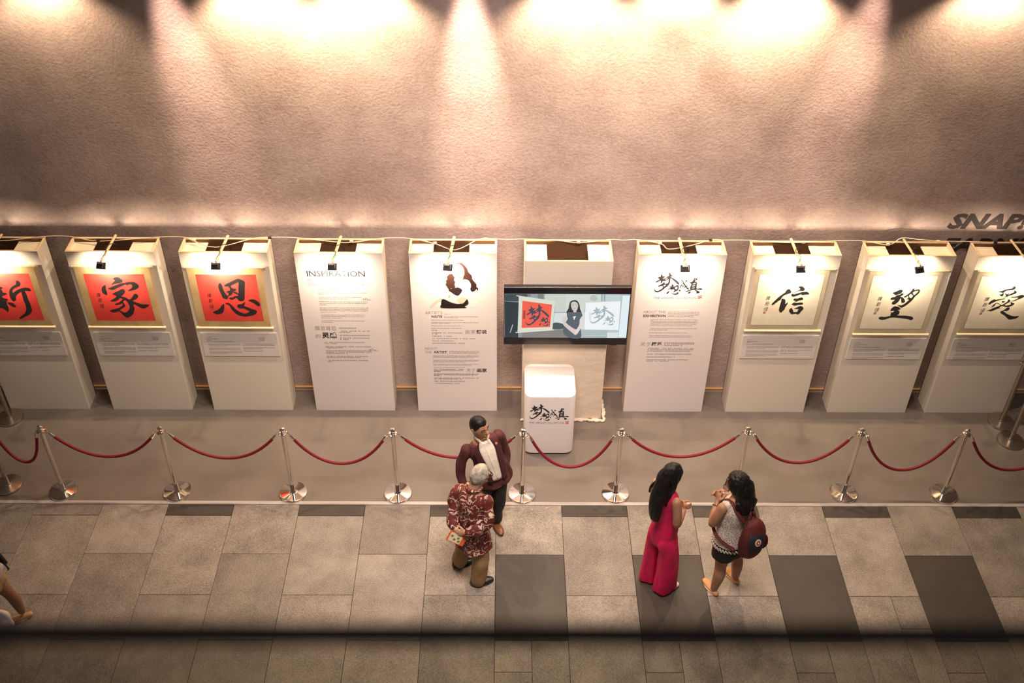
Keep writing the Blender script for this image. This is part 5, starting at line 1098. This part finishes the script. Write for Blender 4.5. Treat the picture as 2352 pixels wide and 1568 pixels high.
# ---- 4. woman with the backpack
pr = root('person', 'woman with black shoulder-length hair in a white lace top and black shorts', 'person', (2.13, 6.43, 0))
F = vec2((-.51, .86)); Sd = vec2((-.86, -.51))
secs = [((2.125, 6.425, .66), .175, .150), ((2.12, 6.43, .80), .172, .145), ((2.112, 6.435, .95), .150, .120), ((2.105, 6.44, 1.08), .155, .118), ((2.10, 6.44, 1.17), .155, .105), ((2.10, 6.445, 1.235), .115, .08), ((2.10, 6.448, 1.275), .058, .058)]
hf = Frame((2.085, 6.47, 1.412), (-.86, .42, -.20), (-.06, .04, 1))
L_ARM = [(1.965, 6.365, 1.215), (1.925, 6.365, 1.10), (1.905, 6.385, .99), (1.925, 6.47, 1.04), (1.955, 6.54, 1.10)]
R_ARM = [(2.235, 6.525, 1.215), (2.255, 6.60, 1.10), (2.22, 6.65, 1.00), (2.10, 6.64, 1.05), (1.99, 6.60, 1.12)]
bm = bmesh.new(); head_geo(bm, hf, .97)
tube(bm, [hf(-.02, 0, -.06), V3((2.095, 6.452, 1.285)), V3((2.10, 6.445, 1.20))], [.048, .050, .062], n=16, sub=3)
torso_tube(bm, secs[:-1], Sd, grow=-.02)
for arm in (R_ARM, L_ARM): tube(bm, arm, [.052, .050, .044, .035, .026], n=14, sub=3)
hand(bm, L_ARM[-1], (.15, .55, .75), (.5, .3, 0), (.4, -.5, .5), .5, .9); hand(bm, R_ARM[-1], (-.75, -.05, .55), (.1, -.6, 0), (0, -.3, .9), .55, .9)
LEGS4 = (((2.065, 6.385, .66), (2.06, 6.395, .37), (2.035, 6.375, .07)), ((2.195, 6.475, .66), (2.235, 6.525, .37), (2.262, 6.515, .07)))
for lg in LEGS4: tube(bm, [lg[0], (V3(lg[0])*.5+V3(lg[1])*.5), lg[1], V3(lg[1])*.62+V3(lg[2])*.38-F*.014, lg[2]], [.088, .074, .056, .056, .038], n=16, sub=4)
add('body', remesh(bm, .0056, 3, 'body'), 'skin_tan', pr); face_under(pr, hf, .97)
bm = bmesh.new(); hair_cap(bm, hf, 1.0, lambda a: .55 if a < .4 else (.55-(a-.4)*1.05 if a < 1.3 else -.55-(a-1.3)*.12), .022, (1.02, 1.05, 1.0))
tube(bm, [hf(-.03, 0, .05), hf(-.080, 0, -.02), V3((2.155, 6.425, 1.325)), V3((2.165, 6.39, 1.255)), V3((2.165, 6.37, 1.20))], [(.078, .055), (.095, .070), (.108, .082), (.110, .085), (.090, .060)], side=hf.S, n=18, sub=5)
R = random.Random(9)
for k in range(16):
    a = -1.1+2.2*k/15; b0 = V3((2.160, 6.385, 1.225))+V3((.095*sin(a), .03*sin(a)-.05*cos(a), 0)); tube(bm, [b0+V3((0, 0, .07)), b0, b0+V3((R.uniform(-.02, .02), -.006, -.040-R.random()*.02))], [.020, .016, .004], n=8, sub=3)
add('hair', remesh(bm, .0058, 2, 'hair', ((45, 45, 4), .007)), 'hair_black', pr)
bm = bmesh.new(); tube(bm, [hf(.0, -.077, .010), hf(.07, -.073, .012), hf(.100, -.045, .010), hf(.102, 0, .012), hf(.100, .045, .010), hf(.07, .073, .012), hf(.0, .077, .010)], .0036, n=8, sub=3)
for s_ in (-1, 1): tube(bm, [hf(.100, s_*.032+.023*cos(t_), .002+.019*sin(t_)) for t_ in [2*pi*j/14 for j in range(15)]], .003, n=6, sub=1)
add('glasses', bm, 'frame_dark', pr)
bm = bmesh.new(); top = [((2.118, 6.43, .745), .185, .158)]+[(s_[0], s_[1]+.006, s_[2]+.006) for s_ in secs[2:6]]
torso_tube(bm, top, Sd, grow=.004, cap='flat')
for sg in (1, -1): tube(bm, [V3((2.10, 6.44, 1.18))+Sd*sg*.10, V3((2.10, 6.442, 1.225))+Sd*sg*.125], [.055, .050], n=14, sub=2)
add('lace_top', remesh(bm, .007, 3, 'lace_top', ((9, 9, 7), .012)), 'white_lace', pr)
bm = bmesh.new()
for j in range(110):
    a = 2*pi*j/110; c = V3((2.118, 6.43, .742))+F*(.163*cos(a))+Sd*(.19*sin(a)); d_ = .008+.012*(j % 3)
    bmesh.ops.create_icosphere(bm, subdivisions=1, radius=.009, matrix=Matrix.Translation(c-V3((0, 0, d_))))
add('lace_hem', bm, 'white_lace', pr)
bm = bmesh.new()
for lg in LEGS4: tube(bm, [V3(lg[0])+V3((0, 0, .08)), lg[0], V3(lg[0])*.60+V3(lg[1])*.40], [.118, .118, .112], n=18, sub=3, cap='flat')
tube(bm, [(2.12, 6.43, .64), (2.12, 6.43, .80)], [(.172, .150), (.165, .140)], side=Sd, n=20, sub=3)
add('shorts', remesh(bm, .0075, 3, 'shorts', ((9, 9, 9), .010)), 'trouser_black', pr)
shoe_under(pr, (2.062, 6.318), (1.962, 6.525), k=.92, material='suede_tan', sole='shoe_white', height=.05, laces='shoe_white', low=True); shoe_under(pr, (2.290, 6.462), (2.19, 6.668), k=.92, material='suede_tan', sole='shoe_white', height=.05, laces='shoe_white', low=True)
bm = bmesh.new(); wp = V3(L_ARM[3])*.35+V3(L_ARM[4])*.65; dd = (V3(L_ARM[4])-V3(L_ARM[3])).normalized(); e1 = dd.orthogonal().normalized(); e2 = dd.cross(e1)
tube(bm, [wp+e1*(.031*cos(t_))+e2*(.031*sin(t_)) for t_ in [2*pi*j/18 for j in range(19)]], .007, n=8, sub=1); add('wrist_watch', bm, 'bracelet', pr)
# backpack
bp = root('backpack', 'wine red backpack with dark pocket and round badge, worn over the lace top', 'backpack', (2.22, 6.275, .72))
B_ = -F   # outward
def bl(f, l, u): return V3(bp.location)+B_*f+Sd*l+V3((0, 0, u))
Ub = (V3((0, 0, 1))+B_*-.12).normalized()
bm = bmesh.new(); tube(bm, [bl(.005, -.01, .02), bl(.03, -.01, .07), bl(.04, -.01, .18), bl(.035, -.01, .30), bl(.012, -.01, .385), bl(-.01, -.01, .42)], [(.10, .055), (.125, .088), (.132, .095), (.125, .085), (.100, .055), (.06, .025)], side=Sd, n=24, sub=5)
o = obj('bag_body', bm, None, None, True); me = o.data; bpy.data.objects.remove(o)
bmx = bmesh.new(); bmx.from_mesh(me); add('bag_body', remesh(bmx, .007, 3, 'bag_body', ((10, 10, 8), .012)), 'canvas_wine', bp)
bm = bmesh.new(); tube(bm, [bl(.105, .015, .14), bl(.118, .015, .21), bl(.102, .015, .30), bl(.075, .015, .345)], [(.070, .018), (.085, .030), (.085, .028), (.07, .012)], side=Sd, n=20, sub=4); add('front_pocket', bm, 'canvas_navy', bp)
bm = bmesh.new(); tube(bm, [bl(.030, -.135, .06), bl(.045, -.148, .13), bl(.04, -.145, .21)], [(.014, .05), (.018, .06), (.012, .05)], side=Sd, n=16, sub=3); add('side_pocket', bm, 'canvas_wine', bp)
for j, (rr, mt_, of) in enumerate(((.034, 'logo_white', .150), (.022, 'logo_red', .1525), (.010, 'logo_white', .154))):
    bm = bmesh.new(); c = bl(of-.008, .025, .285); nn = (B_*.9+V3((0, 0, .35))).normalized(); e1 = Sd; e2 = nn.cross(e1)
    vs = [bm.verts.new(c+e1*(rr*cos(2*pi*q_/24))+e2*(rr*sin(2*pi*q_/24))) for q_ in range(24)]; vb = [bm.verts.new(v.co-nn*.004) for v in vs]
    bm.faces.new(vs); bm.faces.new(vb[::-1])
    for q_ in range(24): bm.faces.new((vs[q_], vb[q_], vb[(q_+1) % 24], vs[(q_+1) % 24]))
    bmesh.ops.recalc_face_normals(bm, faces=bm.faces); add('badge', bm, mt_, bp, False)
for sg in (1, -1):
    sh = V3((2.10, 6.445, 1.235))+Sd*sg*.085
    bm = bmesh.new(); tube(bm, [bl(-.03, sg*.05, .40), sh-F*.105+V3((0, 0, -.02)), sh-F*.03+V3((0, 0, .032)), sh+F*.05+V3((0, 0, .010)), sh+F*.112+V3((0, 0, -.10)), sh+F*.10+Sd*sg*.07+V3((0, 0, -.26)), sh+Sd*sg*.10-F*.02+V3((0, 0, -.37)), bl(-.03, sg*.12, .07)], [(.018, .005)]*8, side=Sd, n=8, sub=5); add('shoulder_strap', bm, 'canvas_wine', bp)
for sg in (1, -1):
    bm = bmesh.new(); tube(bm, [bl(.0, -.01+sg*.022, .405), bl(-.012, -.01+sg*.024, .47), bl(-.035, -.01+sg*.018, .50), bl(-.05, -.01+sg*.022, .44)], [(.012, .004)]*4, side=Sd, n=8, sub=4); add('handle', bm, 'canvas_wine', bp)

# ---- 5. passer-by cut off at the left edge
pr = root('person', 'passer-by in white with a dark ponytail, cut off by the left edge', 'person', (-4.62, 5.98, 0))
F = vec2((-.95, -.10)); Sd = vec2((.10, -.95))
secs = [((-4.60, 5.96, .66), .150, .140), ((-4.59, 5.96, .78), .155, .150), ((-4.56, 5.95, .92), .150, .145), ((-4.57, 5.95, 1.05), .155, .130), ((-4.60, 5.95, 1.16), .145, .105), ((-4.62, 5.95, 1.21), .08, .07)]
hf = Frame((-4.665, 5.95, 1.37), (-.95, -.10, -.12))
N_ARM = [(-4.575, 5.80, 1.13), (-4.55, 5.77, 1.0), (-4.52, 5.76, .88), (-4.56, 5.74, .78), (-4.60, 5.72, .70)]
O_ARM = [(-4.62, 6.09, 1.13), (-4.66, 6.13, 1.0), (-4.70, 6.13, .88), (-4.78, 6.12, .80), (-4.85, 6.10, .74)]
bm = bmesh.new(); head_geo(bm, hf, .95)
tube(bm, [hf(-.02, 0, -.06), V3((-4.635, 5.95, 1.22)), V3((-4.62, 5.95, 1.14))], [.045, .047, .06], n=16, sub=3)
torso_tube(bm, secs[:-1], Sd, grow=-.02)
for arm in (N_ARM, O_ARM): tube(bm, arm, [.043, .040, .037, .031, .024], n=14, sub=3)
hand(bm, N_ARM[-1], (-.3, -.1, -.9), (.2, .8, 0), (-.8, 0, -.2), .5, .9); hand(bm, O_ARM[-1], (-.7, -.1, -.6), (.2, -.8, 0), (-.4, 0, .6), .4, .9)
LEGS5 = (((-4.58, 6.02, .66), (-4.485, 6.02, .42), (-4.475, 6.06, .10)), ((-4.62, 5.90, .66), (-4.80, 5.92, .40), (-4.82, 5.93, .07)))
for lg in LEGS5: tube(bm, [lg[0], (V3(lg[0])*.5+V3(lg[1])*.5), lg[1], V3(lg[1])*.6+V3(lg[2])*.4+V3((.012, 0, 0)), lg[2]], [.080, .068, .052, .052, .034], n=16, sub=4)
add('body', remesh(bm, .0058, 3, 'body'), 'skin_deep', pr); face_under(pr, hf, .95)
bm = bmesh.new(); hair_cap(bm, hf, .97, lambda a: .55 if a < .5 else (.55-(a-.5)*.9 if a < 1.3 else -.2-(a-1.3)*.25), .012)
tube(bm, [hf(-.09, 0, .03), hf(-.16, 0, .01), V3((-4.46, 5.93, 1.22)), V3((-4.37, 5.92, 1.08)), V3((-4.315, 5.915, .985))], [.022, .034, .042, .036, .020], n=14, sub=5)
for k in range(4): tube(bm, [V3((-4.35, 5.915, 1.04)), V3((-4.312+.010*k, 5.90-.008*k, .965)), V3((-4.302+.008*k, 5.885, .90+.012*k))], [.012, .006, .002], n=6, sub=3)
add('hair', remesh(bm, .0058, 1, 'hair'), 'hair_black', pr)
bm = bmesh.new(); torso_tube(bm, secs[1:-1], Sd, grow=.012)
tube(bm, N_ARM[:3], [.075, .080, .085], n=16, sub=3); tube(bm, O_ARM[:2], [.07, .07], n=16, sub=3)
add('blouse', remesh(bm, .0075, 3, 'blouse', ((9, 9, 9), .018)), 'white_cotton', pr)
bm = bmesh.new()
for lg in LEGS5: tube(bm, [V3(lg[0])+V3((0, 0, .08)), lg[0], V3(lg[0])*.62+V3(lg[1])*.38], [.11, .108, .105], n=18, sub=3, cap='flat')
tube(bm, [(-4.60, 5.96, .64), (-4.60, 5.96, .78)], [(.155, .14), (.15, .135)], side=Sd, n=20, sub=3)
add('shorts', remesh(bm, .0075, 3, 'shorts', ((9, 9, 9), .012)), 'khaki', pr)
shoe_under(pr, (-4.405, 6.09), (-4.60, 6.00), k=.9, material='suede_tan', sole='shoe_white', height=.05, low=True); shoe_under(pr, (-4.77, 5.94), (-4.98, 5.91), k=.9, material='suede_tan', sole='shoe_white', height=.05, low=True)
hb = root('tote_bag', 'white cloth bag carried by the passer-by at the left edge', 'bag', (-4.50, 5.70, .32))
bm = bmesh.new(); tube(bm, [(.0, .0, .03), (.01, .0, .10), (.0, .0, .20), (-.01, .0, .27)], [(.15, .06), (.165, .075), (.145, .06), (.11, .025)], side=(1, 0, 0), n=20, sub=4)
add_me = remesh(bm, .0075, 3, 'bag_body', ((10, 10, 10), .025)); link('bag_body', add_me, 'white_cotton', hb)
for sy in (-1, 1):
    bm = bmesh.new(); tube(bm, [(-.14, .02*sy, .25), (-.125, .022*sy, .34), (-.105, .02*sy, .385), (-.06, .02*sy, .34), (-.02, .02*sy, .26)], [(.010, .003)]*5, n=8, sub=4); obj('strap', bm, 'white_cotton', hb, True)
